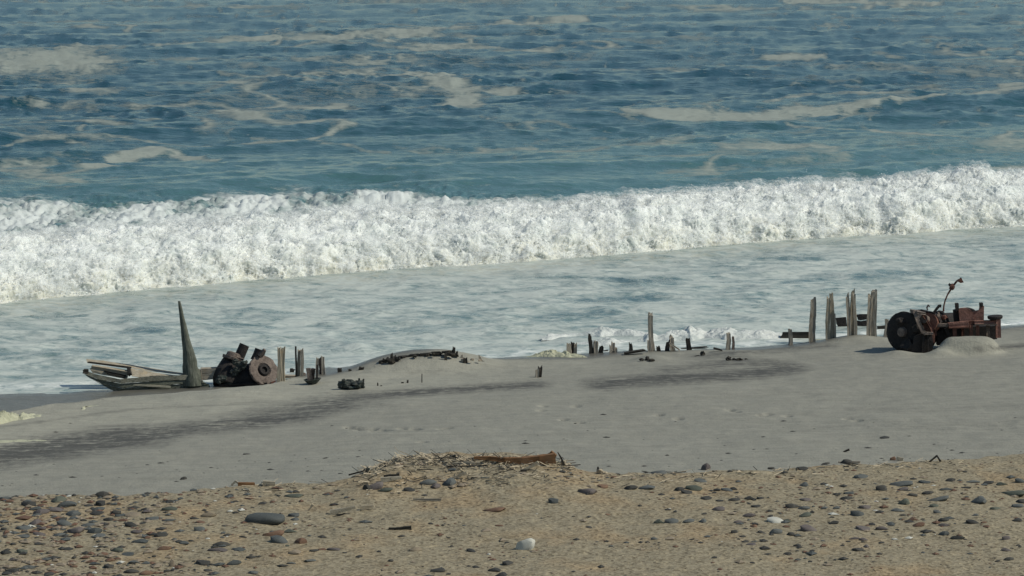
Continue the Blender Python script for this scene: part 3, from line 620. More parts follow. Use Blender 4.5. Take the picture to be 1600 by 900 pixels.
# ribs on the sand hump
HG = 'jagged rib tips along the sand hump'
beam('sheer_timber', (592, 566), (616, 560), 4, .2, 'wooddark', 'dark broken timber at the left end of the sand hump', .1, group=HG, jag=.3)
mb = MB(); pts = [(622, 557), (640, 555), (656, 553), (674, 551), (690, 549.5), (704, 548)]
g = hit(660, 556)
for i in range(5):
    Y0 = hit(pts[i][0], pts[i][1] + 2.5).y; Y1 = hit(pts[i + 1][0], pts[i + 1][1] + 2.5).y
    Y0 = Y1 = g.y
    mb.bar(W(pts[i][0], pts[i][1] + 1.0, Y0), W(pts[i + 1][0] + .8, pts[i + 1][1] + 1.2, Y1), .18, .055 + .02 * (i % 2), side=(0, 1, 0), jag=.1)
tag(mb.build('sheer_timber', 'wooddark', None, g), 'long thin dark timber edge along the top of the sand hump', 'timber', HG)
for i, (x0, x1, yt, yb, lb) in enumerate([(598, 602, 558, 566, 'low blunt rib tip at the left end of the hump'), (603, 607, 555, 565, 'second rib tip from the left on the hump'),
        (609.5, 613.5, 550, 563, 'round topped tallest rib tip left on the hump'), (614, 618, 553, 564, 'dark broad rib tip right of the tallest left one'), (618, 622, 556, 565, 'fifth rib tip from the left on the hump'),
        (625, 628, 554, 560, 'small rib tip poking from the thin dark timber edge'), (694, 698, 551, 563, 'dark pointed rib tip below the right end of the hump'), (702, 707, 546, 555, 'square dark rib tip at the right top of the hump'), (707, 711.5, 540, 555, 'highest rib tip at the right end of the hump'),
        (711, 715, 546, 556, 'rightmost square rib tip on the hump top'), (724.5, 731, 556, 567, 'dark wedge rib tip low on the right flank of the hump'), (720, 724, 553, 560, 'small rib tip on the right flank'), (748, 752, 552, 562, 'pale thin rib tip right of the hump'), (753, 757, 560, 565, 'last tiny rib tip right of the hump')]):
    rib([(x0, x1, yt, yb, 0, .1)], lb, 'wooddark' if i not in (11, 12) else 'wood', name='rib_tip', group=HG, cat='post')
# small stubs and twigs on the sand
for (x, yt, yb, wd, ln, lb) in [(591, 597, 603, 2.2, -1, 'thin twig upright right of the encrusted lump'), (595, 601, 603.5, 3, 1, 'tiny stump beside the upright twig'), (659, 583, 598, 1.4, .5, 'thin upright stick alone on the sand slope'),
                         (627, 596, 599, 4, 2, 'flat dark chip on the sand slope'), (636, 593, 598.5, 3, 1.5, 'leaning dark chip beside the flat one')]:
    rib([(x - wd / 2, x + wd / 2, yt, yb, ln, .03)], lb, 'wooddark', name='stick', group=None, cat='stick')

# debris humps of dark lumps
def lumps(name, lst, mat, label, cat, yb, part='lump', **k):
    xs_ = [l[0] for l in lst]; g = hit(sum(xs_) / len(xs_), yb); e = empty(name, g, label, cat)
    for i, (x, y, rx, ry) in enumerate(lst):
        Y = g.y + .1 * math.sin(i * 2.3); p = ppm(Y); c = W(x, y + (ry * .35 if part == 'lump' and ry < 5 else 0), Y)
        MB().lump(c, (rx / p, rx / p * .9, ry / p), 2, .7, seed=i + yb * .1, fr=2.2).build(part, mat, e)
    return e
lumps('encrusted_wreckage', [(537, 601, 9, 6), (548, 600, 9, 6), (560, 600, 9, 6), (548, 604, 16, 5), (565, 605, 6, 5), (537, 594, 3, 4), (533, 597, 4, 3)], 'crust', 'dark encrusted lump with knobs on the sand', 'wreckage', 608)
e = lumps('encrusted_wreckage', [(1003, 561, 4, 2), (1012, 560, 4, 4), (1018, 562, 6, 1.8)], 'wooddark', 'low dark debris heap below the tall lone post', 'debris', 564)
lumps('encrusted_wreckage', [(1098, 551, 4, 3.5), (1090, 556, 6, 1.4)], 'wooddark', 'small dark lump left of the debris by the pair of posts', 'debris', 556)
lumps('encrusted_wreckage', [(1138, 559, 4, 4), (1147, 561, 4, 2), (1156, 561, 5, 2.4), (1166, 561, 3, 1.5)], 'wooddark', 'low brown debris heap on the sand below the pair of posts', 'debris', 563)
lumps('ridge_debris', [(596, 566, 4, 3), (602, 563, 4, 4), (609, 562, 5, 3.5), (616, 561, 4, 4), (623, 560, 3, 3), (612, 565, 6, 2)], 'wooddark', 'dark jagged debris heap at the left end of the sand hump', 'debris', 567)
lumps('ridge_debris', [(724, 562, 4, 3), (731, 565, 4, 2), (738, 561, 3, 2), (750, 562, 3, 2)], 'wood', 'pale broken debris scattered on the right flank of the hump', 'debris', 567)
lumps('ridge_debris', [(630, 558, 4, 2), (639, 557, 3, 2.6), (648, 556, 4, 2), (657, 555.5, 3, 2.5), (668, 554, 4, 2), (677, 553, 3, 2.4), (686, 552, 5, 2), (699, 552, 4, 3), (706, 553, 5, 3.4), (713, 554, 4, 3)], 'wooddark', 'dark broken crust of rotten wood along the crest of the sand hump', 'debris', 558)
# clump uprights
g = hit(548, 608)
for x, yt in ((561, 590), (567, 591)):
    rib([(x - 1.6, x + 1.6, yt, 604, .5, .03)], 'small upright peg on the encrusted lump, ' + ('left of two' if x == 561 else 'right of two'), 'crust', name='peg', group='pegs on the encrusted lump', cat='peg', yb=607)

# upturned iron fitting left of the encrusted lump
g = hit(489, 600); Y = g.y; p = ppm(Y)
e = empty('iron_fitting', g, 'small upturned iron fitting with a dish and two horns on the sand', 'iron fitting')
MB().lathe(W(489, 601, Y), W(488, 592, Y), [(0, .05), (.3, .14), (1, .23), (1, .19), (.5, .1)], 16, .12).build('dish', 'crust', e)
MB().bar(W(485, 594, Y), W(481.5, 574, Y), .14, .12, jag=.04, n=2).build('horn', 'rustgrey', e)
MB().bar(W(487, 592, Y + .1), W(489.5, 575, Y + .1), .14, .12, jag=.04, n=2).build('horn', 'iron', e)
MB().bar(W(495, 597, Y), W(495.5, 569, Y), .05, .05, jag=.03, n=2).build('spike', 'iron', e)

# ================================================================ BOW of the wreck
g = hit(300, 606); YB = g.y
bx = lambda X: 100 + X / 4.205
by = lambda Yv: 440 + Yv / 4.205
def ZP(X, Yv, Y): return W(bx(X), by(Yv), Y)
e = empty('wrecked_bow', g, 'grey timber bow of the wreck pointing left over the wet sand', 'boat wreck')
def loft(rows, name, mat, parent, jit=.012):
    """sheet through rows of (X, Yv, depth) stations, given a real thickness"""
    nr = len(rows); nc = len(rows[0]); sub = 5; R = random.Random(nr * 7 + nc)
    V = []; G = []
    NC = (nc - 1) * sub + 1
    for r in rows:
        pts = [ZP(a, b, YB + d) for a, b, d in r]
        for i in range(NC):
            j = min(i // sub, nc - 2); t = i / sub - j; q = pts[j].lerp(pts[j + 1], t)
            V.append(q + Vector((0, 0, (R.random() - .5) * jit)))
    n = len(V); fs = []
    th = Vector((0, .06, -.015)); V += [v + th for v in V]
    for v in V: G.append((v.z * 2.2 + v.y, v.y * 1.5, v.x * .14))
    for o_ in (0, n):
        for r in range(nr - 1):
            for c in range(NC - 1):
                a = o_ + r * NC + c; f = (a, a + 1, a + NC + 1, a + NC); fs.append(f if o_ else f[::-1])
    ed = [r * NC for r in range(nr)] + [(nr - 1) * NC + c for c in range(1, NC)] + [r * NC + NC - 1 for r in range(nr - 2, -1, -1)] + [c for c in range(NC - 2, 0, -1)]
    for a, b in zip(ed, ed[1:] + ed[:1]): fs.append((a, b, b + n, a + n))
    return MB().add(V, fs, G).build(name, mat, parent)
# near side planking, top strake pale, lower strakes darker, curving inwards to the foot
up0 = [(120, 578, -.9), (220, 612, -.85), (370, 640, -.7), (560, 622, -.45), (700, 618, -.25), (800, 612, -.1), (905, 640, .0)]
st1 = [(132, 606, -.9), (230, 642, -.82), (375, 668, -.66), (560, 655, -.4), (700, 648, -.2), (800, 645, -.08), (915, 655, .02)]
st2 = [(155, 626, -.86), (250, 672, -.76), (385, 700, -.6), (560, 684, -.36), (700, 676, -.18), (800, 668, -.05), (930, 664, .03)]
st3 = [(200, 650, -.8), (300, 702, -.66), (395, 728, -.5), (560, 716, -.3), (700, 705, -.14), (800, 690, -.02), (950, 672, .05)]
st4 = [(300, 706, -.66), (350, 726, -.56), (430, 742, -.4), (560, 740, -.22), (700, 730, -.1), (800, 712, .0), (960, 690, .06)]
loft([up0, st1], 'strake', 'woodhull', e)['label'] = 'pale grey upper strake with the pointed tip'
loft([[(a, b + 1.5, d + .03) for a, b, d in st1], st2], 'strake', 'woodgreen', e)
loft([[(a, b + 1.5, d + .03) for a, b, d in st2], st3], 'strake', 'woodgreen', e)
loft([[(a, b + 1.5, d + .02) for a, b, d in st3], st4], 'strake', 'woodgreen', e)
MB().bar(ZP(700, 692, YB - .24), ZP(440, 676, YB - .5), .06, .05, side=(0, 1, 0), jag=.15).build('rubbing_strip', 'woodhull', e)
MB().bar(ZP(160, 590, YB - .92), ZP(118, 588, YB - .96), .14, .12, side=(0, 1, 0), jag=.06).build('stem_tip', 'wooddark', e)
# far rail: wide beam on top, sunlit brightness put into its pale wood, dark edge
far0 = [(145, 508, .35), (260, 520, .36), (430, 543, .38), (600, 572, .38), (780, 600, .3)]
far1 = [(150, 530, .1), (265, 548, .1), (430, 566, .1), (600, 592, .12), (780, 612, .16)]
far2 = [(450, 570, .02), (520, 590, .02), (600, 604, .04), (700, 620, .08), (790, 628, .1)]
loft([far0, far1], 'rail_plank', 'woodpale', e)
far1b = [(430, 570, .06), (520, 582, .06), (600, 597, .08), (700, 611, .1), (790, 620, .14)]
loft([far1b, [(445, 622, -.3), (520, 630, -.3), (600, 632, -.2), (700, 632, -.1), (790, 636, .0)]], 'rail_plank', 'woodpale', e)
MB().bar(ZP(442, 566, YB + .02), ZP(148, 528, YB + .04), .07, .05, side=(0, 1, 0), jag=.1).build('rail_edge', 'wooddark', e)
MB().bar(ZP(420, 612, YB - .1), ZP(160, 568, YB - .15), .3, .22, side=(0, 1, 0), jag=.2).build('inner_plank', 'woodpale', e)
MB().bar(ZP(408, 622, YB - .2), ZP(230, 585, YB - .25), .12, .09, side=(0, 1, 0), jag=.3).build('inner_timber', 'wooddark', e)
MB().bar(ZP(433, 612, YB - .35), ZP(425, 566, YB + .02), .08, .1, side=(0, 1, 0), jag=.02).build('bracket', 'wooddark', e)
MB().bar(ZP(560, 640, YB - .1), ZP(790, 640, YB + .1), .3, .2, side=(0, 1, 0)).build('keel_timber', 'wooddark', e)
# tall tapering sternpost-like timber
sl = [(128, 748, 764), (170, 752, 776), (230, 760, 789), (300, 765, 808), (380, 771, 829), (450, 775, 850), (520, 779, 869), (560, 778, 882), (600, 778, 896), (680, 778, 915)]
V = []; fs = []; G = []; n = 12; R = random.Random(5)
for k, (yy, xl, xr) in enumerate(sl):
    a = ZP(xl, yy, YB + .1); b = ZP(xr, yy, YB + .1); c = (a + b) / 2; r = (b - a).length / 2
    for i in range(n):
        th = i / n * 2 * math.pi; kk = 1 + (R.random() - .5) * .24
        V.append(c + Vector((math.cos(th) * r * kk, math.sin(th) * r * .8 * kk, 0))); G.append((i * .13, th * .1, c.z * .16))
for k in range(len(sl) - 1):
    for i in range(n):
        q = (i + 1) % n; fs.append((k * n + i, k * n + q, (k + 1) * n + q, (k + 1) * n + i))
fs.append(tuple(range(n))); fs.append(tuple((len(sl) - 1) * n + i for i in range(n))[::-1])
t_ = empty('tapered_post', hit(295, 604), 'tall dark horn shaped timber rising from the bow', 'post')
MB().add(V, fs, G).build('shaft', 'woodgreen', t_, smooth=True)
MB().bar(ZP(900, 650, YB + .12), ZP(893, 570, YB + .12), .07, .06, jag=.05).build('side_strip', 'wood', t_)
tg = hit(330, 602)
tag(MB().bar(ZP(900, 606, YB + .4), ZP(1030, 598, YB + .4), .25, .33, side=(0, 1, 0), jag=.1).build('low_timber', 'wood', None, tg), 'weathered thick timber between the horn shaped post and the black machine', 'timber')

# ================================================================ black machine with flanged drum (left)
g = hit(385, 602); YM = g.y; p = ppm(YM)
mx_ = lambda X, Yv, d=0: W(320 + X / 5.333, 520 + Yv / 5.333, YM + d)
e = empty('rusted_windlass', g, 'black rusted windlass with a reddish flanged drum and two pipe stubs, beside the bow', 'windlass')
# left drum: cone-like, axis tipped back
MB().lathe(mx_(190, 400, .0), mx_(232, 215, .35), [(-.25, .36), (0, .40), (.3, .41), (.62, .33), (.9, .27), (1.0, .22)], 26, .07, 2).build('drum_housing', 'iron', e)
MB().lathe(mx_(225, 228, .15), mx_(248, 165, .2), [(0, .27), (.35, .28), (.4, .2), (.85, .19), (1, .14)], 20, .08, 3).build('collar', 'rustgrey', e)
MB().bar(mx_(185, 190, .1), mx_(330, 226, .05), .13, .07, side=(0, 1, 0), jag=.08).build('clamp_bar', 'rustgrey', e)
MB().lathe(mx_(282, 215, .3), mx_(332, 100, .35), [(0, .14), (1, .135), (1, .1), (.6, .095)], 16, .04).build('pipe_stub', 'iron', e)
for i, (X, Yv, r) in enumerate([(255, 245, .1), (290, 265, .12), (320, 285, .09), (270, 300, .1), (330, 250, .08), (215, 395, .1), (205, 420, .12), (245, 330, .12), (150, 380, .14), (120, 400, .12)]):
    MB().lump(mx_(X, Yv, -.25 - .02 * i % .1), (r, r * .8, r * .8), 2, .5, i, 2.5).build('rust_clump', 'crust', e)
# right drum with the lit flange facing right and a little up
c1 = mx_(490, 312, -.25); ax = Vector((.50, -.72, .42)).normalized()
MB().lathe(c1 - ax * .62, c1, [(0, .36), (.1, .40), (.5, .31), (.9, .32), (1, .36)], 30, .05, 4).build('drum', 'iron', e)
fl2 = MB().lathe(c1 - ax * .05, c1 + ax * .03, [(0, .405), (.2, .42), (.8, .42), (1, .40), (1.02, .2), (.5, .17), (.2, .11)], 40, .07, 5).build('flange', 'rustgrey', e)
MB().lathe(c1 - ax * .02, c1 + ax * .06, [(0, .15), (.7, .15), (1, .13), (1, .085), (.2, .08)], 20, .04, 6).build('hub', 'iron', fl2)
MB().lathe(mx_(430, 235, -.05), mx_(465, 140, -.0), [(0, .17), (.5, .155), (1, .15), (1, .11), (.5, .1)], 18, .05, 7).build('pipe_stub', 'iron', e)
MB().lathe(mx_(455, 190, -.22), mx_(500, 140, -.25), [(0, .06), (1, .05)], 10).build('pipe_bracket', 'rustgrey', e)
MB().lathe(mx_(240, 385, .1), mx_(450, 380, .0), [(0, .3), (.5, .34), (1, .3)], 22, .08, 8).build('axle_housing', 'iron', e)
MB().bar(mx_(130, 440, -.2), mx_(540, 425, -.35), .3, .12, side=(0, 1, 0), jag=.1).build('bed_plate', 'iron', e)
MB().bar(mx_(548, 418, -.35), mx_(592, 402, -.3), .12, .04, side=(0, 1, 0), jag=.05).build('base_flake', 'rust', e)

# ================================================================ winch (right)
g = hit(1420, 549); YW = g.y
wz = lambda X, Yv, d=0: W(1350 + X / 6, 420 + Yv / 6, YW + d)
e = empty('rusted_winch', g, 'big rusted ship winch with a large dark drum and red brown frame, half buried', 'winch')
n_ = Vector((-.62, -.78, .05)).normalized(); dc = wz(372, 592, -.05)
def disc(name, c, ax, r, t, mat, inner=.0, n=44, seed=1, wob=.012):
    pr = [(0, r * .96), (.15, r), (.85, r), (1, r * .96)]
    pr += [(1.0, r * .86), (.7, r * .84), (.7, r * .42), (1.1, r * .40)] if inner == 0 else [(1, inner), (0.2, inner)]
    return MB().lathe(c - ax * t, c, pr, n, wob, seed).build(name, mat, e)
fl = MB().lathe(dc - n_ * .1, dc, [(0, .54), (.2, .565), (.8, .565), (1, .54), (1.25, .47), (1.45, .33), (1.5, .2)], 44, .03, 3).build('drum_flange', 'iron', e, smooth=True)
MB().lathe(dc - n_ * .85, dc - n_ * .05, [(0, .52), (.2, .50), (.35, .53), (.6, .5), (.8, .54), (1, .53)], 34, .06).build('drum', 'iron', e)
disc('drum_flange', dc - n_ * .85, n_, .575, .09, 'iron', seed=2, wob=.05)
for i, (X_, Y_, r_) in enumerate([(410, 740, .24), (500, 560, .15), (530, 690, .2), (340, 500, .12)]):
    MB().lump(wz(X_, Y_, -.2 - .15 * (X_ > 400)), (r_, r_ * .6, r_), 2, .5, i + 20, 2.2).build('rust_scale', 'iron', e)
h_ = MB().lathe(dc + n_ * .03, dc + n_ * .16, [(0, .15), (.6, .14), (.9, .12), (1, .07)], 20, .04).build('hub', 'rustgrey', fl)
# side frame in front of the drum: two slanting cast legs and curved guard
fd = -.62
def strip(pts, w_, d_, mat, name, dep=fd):
    mb = MB()
    for a, b in zip(pts[:-1], pts[1:]):
        pa = wz(a[0], a[1], a[2] if len(a) > 2 else dep); pb = wz(b[0], b[1], b[2] if len(b) > 2 else dep)
        ex = (pb - pa).normalized() * .015
        mb.bar(pa - ex, pb + ex, d_, w_, d_, w_, side=(0, 1, 0), rough=.05, seg=3)
    return mb.build(name, mat, e)
strip([(478, 405, -.35), (510, 500, -.5), (550, 585, -.55), (575, 605, -.55)], .115, .12, 'rustgrey', 'frame_leg')
strip([(470, 402, -.3), (540, 410, -.2)], .07, .5, 'rustgrey', 'frame_cap')
strip([(545, 415, -.25), (590, 480, -.3), (625, 540, -.35), (650, 610, -.4), (652, 690, -.4)], .075, .1, 'rust', 'frame_leg')
strip([(570, 425, -.05), (620, 455, -.05), (655, 500, -.08), (672, 545, -.1), (672, 620, -.1)], .055, .08, 'rust', 'guard_bar')
strip([(570, 603, -.5), (640, 603, -.5)], .06, .25, 'rustgrey', 'shelf')
MB().prism([(wz(a, b, -.5).x, wz(a, b, -.5).z) for a, b in [(430, 830), (640, 800), (648, 690), (640, 612), (540, 610), (470, 640)]], YW - .5, YW - .1, .03).build('gear_case', 'iron', e)
strip([(600, 620, -.56), (604, 780, -.56)], .05, .05, 'iron', 'case_rib')
strip([(555, 620, -.56), (556, 790, -.56)], .05, .05, 'iron', 'case_rib')
MB().lathe(wz(600, 500, -.2), wz(640, 520, .25), [(0, .26), (1, .24)], 24, .05, 9).build('gear', 'rust', e)
MB().lathe(wz(560, 470, -.28), wz(585, 480, -.18), [(0, .12), (1, .12)], 14, .05, 9).build('gear_boss', 'rustgrey', e)
# second drum and the wheel behind
n2 = Vector((-.35, -.93, 0)).normalized()
MB().lathe(wz(600, 545, .55), wz(700, 545, .9), [(0, .38), (1, .37)], 30, .04, 2).build('drum', 'iron', e)
disc('drum_flange', wz(602, 545, .42), n2, .44, .08, 'iron', seed=3)
MB().lathe(wz(690, 525, .5), wz(900, 520, .95), [(0, .26), (.03, .38), (.1, .4), (.12, .33), (.9, .33), (.95, .4), (1, .4)], 30, .03, 5).build('warping_drum', 'iron', e)
disc('brake_wheel', wz(965, 500, .75), Vector((-.1, -.99, 0)).normalized(), .40, .14, 'iron', seed=6)
# lever with knuckle and forked head
MB().tube([wz(745, 400, .25), wz(748, 350, .25), wz(760, 300, .25), wz(782, 245, .25), wz(812, 195, .25), wz(835, 160, .25), wz(868, 118, .25), wz(892, 102, .25)], [.026, .022, .02, .022, .028, .03, .028, .03], 8).build('lever', 'rust', e)
MB().lump(wz(828, 170, .25), (.085, .06, .085), 2, .35, 3).build('knuckle', 'rust', e)
MB().bar(wz(822, 172, .25), wz(794, 140, .25), .08, .06, jag=.02, n=2).build('knuckle_arm', 'iron', e)
MB().prism([(wz(a, b, .25).x, wz(a, b, .25).z) for a, b in [(875, 112), (893, 100), (906, 82), (914, 86), (920, 104), (934, 126), (905, 132), (884, 122)]][::-1], YW + .2, YW + .3, .01).build('lever_head', 'rust', e)
strip([(594, 385, .2), (590, 362, .2), (602, 342, .2), (612, 352, .2)], .04, .04, 'rustgrey', 'hook')
strip([(660, 405, .2), (680, 378, .2), (700, 352, .2)], .07, .06, 'iron', 'pawl')
strip([(698, 345, .2), (718, 342, .2), (716, 358, .2)], .045, .06, 'iron', 'pawl_tip')
# plates, uprights
pl = lambda l, d0, d1, nm, mt: MB().prism([(wz(a, b, d0).x, wz(a, b, d0).z) for a, b in l][::-1], YW + d0, YW + d1, .012).build(nm, mt, e)
pl([(858, 326), (888, 324), (890, 372), (893, 400), (862, 402)], .05, .2, 'upright', 'iron')
pl([(888, 385), (905, 372), (960, 368), (1000, 388), (1024, 405), (1030, 492), (900, 494)], .0, .12, 'side_plate', 'rustred')
pl([(1022, 402), (1050, 396), (1082, 388), (1088, 345), (1126, 350), (1124, 486), (1028, 488)], .06, .16, 'side_plate', 'rustred')
pl([(1086, 322), (1116, 320), (1118, 354), (1088, 356)], .02, .18, 'upright_cap', 'iron')
pl([(840, 390), (888, 380), (895, 495), (850, 500)], .12, .3, 'inner_plate', 'iron')
# frame beams
strip([(665, 532, -.15), (800, 526, -.15)], .10, .14, 'rustgrey', 'frame_beam')
strip([(796, 530, -.2), (975, 512, -.2)], .15, .16, 'rustred', 'frame_beam')
strip([(798, 550, -.22), (972, 545, -.22)], .05, .22, 'rust', 'beam_flange')
strip([(975, 505, -.1), (1050, 500, -.1)], .10, .14, 'rust', 'frame_beam')
strip([(1040, 506, -.2), (1245, 502, -.2)], .12, .16, 'rustred', 'frame_beam')
strip([(1040, 521, -.24), (1240, 519, -.24)], .035, .24, 'rustgrey', 'beam_flange')
for X, d, wd in ((1003, -.22, .09), (1063, -.22, .09), (848, -.2, .11), (1160, -.05, .10), (925, .1, .07)):
    strip([(X, 530, d), (X + 2, 640, d)], wd, .1, 'rust' if X != 1160 else 'rustgrey', 'support_post')
strip([(1256, 478, -.25), (1259, 640, -.25)], .14, .14, 'rustred', 'corner_post')
MB().lathe(wz(1230, 478, -.15), wz(1228, 438, -.15), [(0, .13), (.3, .2), (.8, .215), (1, .19)], 22, .04, 4).build('bollard_cap', 'iron', e)
strip([(1212, 480, .0), (1212, 520, .0)], .12, .12, 'iron', 'bollard_stem')
pl([(870, 548), (1245, 535), (1248, 660), (780, 700), (690, 720), (680, 600), (760, 560)], .25, .55, 'machine_bed', 'iron')
strip([(770, 560, -.05), (800, 640, -.05)], .1, .1, 'iron', 'bed_bracket')
MB().lump(wz(715, 470, .1), (.16, .14, .13), 2, .5, 8, 2.4).build('rust_clump', 'iron', e)
MB().lump(wz(750, 455, .0), (.09, .1, .07), 2, .5, 9, 2.4).build('rust_clump', 'rust', e)
MB().lump(wz(690, 450, -.02), (.08, .08, .12), 2, .5, 10, 2.4).build('rust_clump', 'rustgrey', e)
strip([(700, 450, -.05), (722, 490, -.05), (718, 520, -.05)], .06, .08, 'rustgrey', 'linkage')

# ================================================================ STONES on the bank
import bmesh
STM = {}
def stone_mesh(k, c):
    if (k, c) in STM: return STM[(k, c)]
    mb = MB().lump((0, 0, 0), (1, .85 + .1 * (k % 3), 1), 2 if k < 14 else 3, .28, seed=k * 3.7, fr=.9)
    me = bpy.data.meshes.new('stone'); P_ = np.array([v[:] for v in mb.v]); P_[:, 2] = np.sign(P_[:, 2]) * np.abs(P_[:, 2]) ** (1.0 if k % 2 else .8)
    Rk = np.random.RandomState(k * 5 + 1)
    if k == 15:
        nn = (np.abs(P_) ** np.array([5, 3, 4])).sum(1) ** .22; P_ = P_ / nn[:, None]; P_[:, 0] = np.where(P_[:, 0] < 0, np.clip(P_[:, 0] * 1.2, -1, 0), P_[:, 0]); P_[:, 2] *= 1 + .18 * P_[:, 0] * -1
    for q in range(2 + k % 5):
        nv_ = Rk.normal(size=3); nv_[2] = abs(nv_[2]) * .8; nv_ /= np.linalg.norm(nv_); dd_ = Rk.uniform(.5, .82) if k != 15 else .95
        ov = P_ @ nv_ - dd_; P_ = P_ - np.clip(ov, 0, None)[:, None] * nv_ * .92
    me.from_pydata(P_.tolist(), [], mb.f); me.polygons.foreach_set('use_smooth', [True] * len(me.polygons)); me.materials.append(M[c]); me.update()
    me.set_sharp_from_angle(angle=math.radians(38))
    STM[(k, c)] = me; return me
CN = {'b': 'blue-grey', 'd': 'dark', 'r': 'rusty brown', 't': 'tan', 'p': 'purplish grey', 'g': 'green-grey', 'w': 'white'}
PEND = []
def put_stone(x, y, wd, c, h=None, label=None, k=None):
    h = h or wd * float(RS.uniform(.34, .52)); g = hit(x, y + h * .22); p_ = ppm(g.y); k = RS.randint(0, 14) if k is None else k
    o = bpy.data.objects.new('stone', stone_mesh(k, c)); COL.objects.link(o)
    r = wd / 2 / p_; tz = max(.22 * r, (h - .2 * wd) / 2 / p_ * 1.5, .28 * h / p_) * (1.5 if k == 15 else 1)
    o.scale = (r * 1.02, r * RS.uniform(.55, 1.0), tz); o.location = (g.x, g.y, g.z + tz * .35); o.rotation_euler = (RS.uniform(-.12, .12), RS.uniform(-.12, .12), RS.uniform(-.35, .35))
    tag(o, label, 'stone', 'stones strewn over the tan bank')
    if not label: PEND.append((o, x, y, wd, c))
    return o
special = [(415, 811, 58, 'b', 20, 'biggest blue-grey slate block with a squared left end, left of centre'), (821, 852, 30, 'w', 24, 'rounded white rock alone at the bottom centre'),
    (459, 774, 30, 'g', 9, 'dark green curved flat stone above the biggest slate block'), (427, 833, 36, 'r', 15, 'rusty slab just below the biggest slate block'), (771, 796, 38, 'r', 10, 'long flat rust red slab in the open sand at centre'),
    (917, 767, 30, 'p', 15, 'wedge shaped purplish stone right of the driftwood log'), (865, 783, 19, 'b', 12, 'small squared blue-grey stone alone right of centre'), (1103, 731, 16, 'p', 14, 'upright pointed purplish stone on the skyline of the bank'),
    (1212, 813, 26, 'w', 12, 'smooth pale tan stone half in shade among dark stones at right'), (585, 760, 30, 'p', 16, 'chunky purple-grey stone below the debris mound'), (601, 765, 24, 'g', 10, 'mossy dark stone touching the chunky purple-grey one'),
    (573, 763, 13, 'd', 12, 'small dark pointed stone left of the chunky purple-grey one'), (470, 846, 22, 'r', 13, 'angular yellow-brown stone below the rusty slab'), (1378, 763, 22, 'd', 12, 'thick dark stone at the left end of the long blue-grey stone'), (1407, 755, 40, 'b', 10, 'long blue-grey stone at the far right cluster'),
    (1465, 779, 38, 'b', 12, 'broad blue-grey flat stone in the far right cluster'), (1590, 812, 26, 'd', 10, 'dark thick stone at the right edge'), (158, 787, 17, 'd', 13, 'black chunky stone standing above the left scatter'), (268, 882, 11, 't', 16, 'upright pointed stone near the bottom left'),
    (365, 880, 25, 'b', 13, 'rounded blue stone near the bottom left of centre'), (118, 828, 28, 'p', 14, 'humped purple-brown stone inside the left scatter'), (1435, 820, 22, 'r', 11, 'orange brown stone in the far right scatter'), (1252, 732, 20, 'd', 9, 'dark flat stone on the far edge of the bank at right'),
    (1395, 717, 10, 'r', 9, 'small round rusty stone on the far edge at far right'), (1257, 757, 22, 'b', 10, 'dark blue stone just below the bank edge at right'), (1584, 770, 42, 'g', 9, 'long low green-grey stone at the right edge'),
    (385, 709, 13, 'd', 4, 'dark chip on the smooth grey sand left of centre'), (287, 748, 12, 'd', 7, 'small dark lump on the grey sand above the left bank'), (1382, 684, 18, 'd', 4, 'flat dark chip on the smooth grey sand at far right')]
for x, y, wd, c, h, lb in special: put_stone(x, y, wd, c, h, lb, k=15 if wd > 50 else 14 if wd > 26 else None)
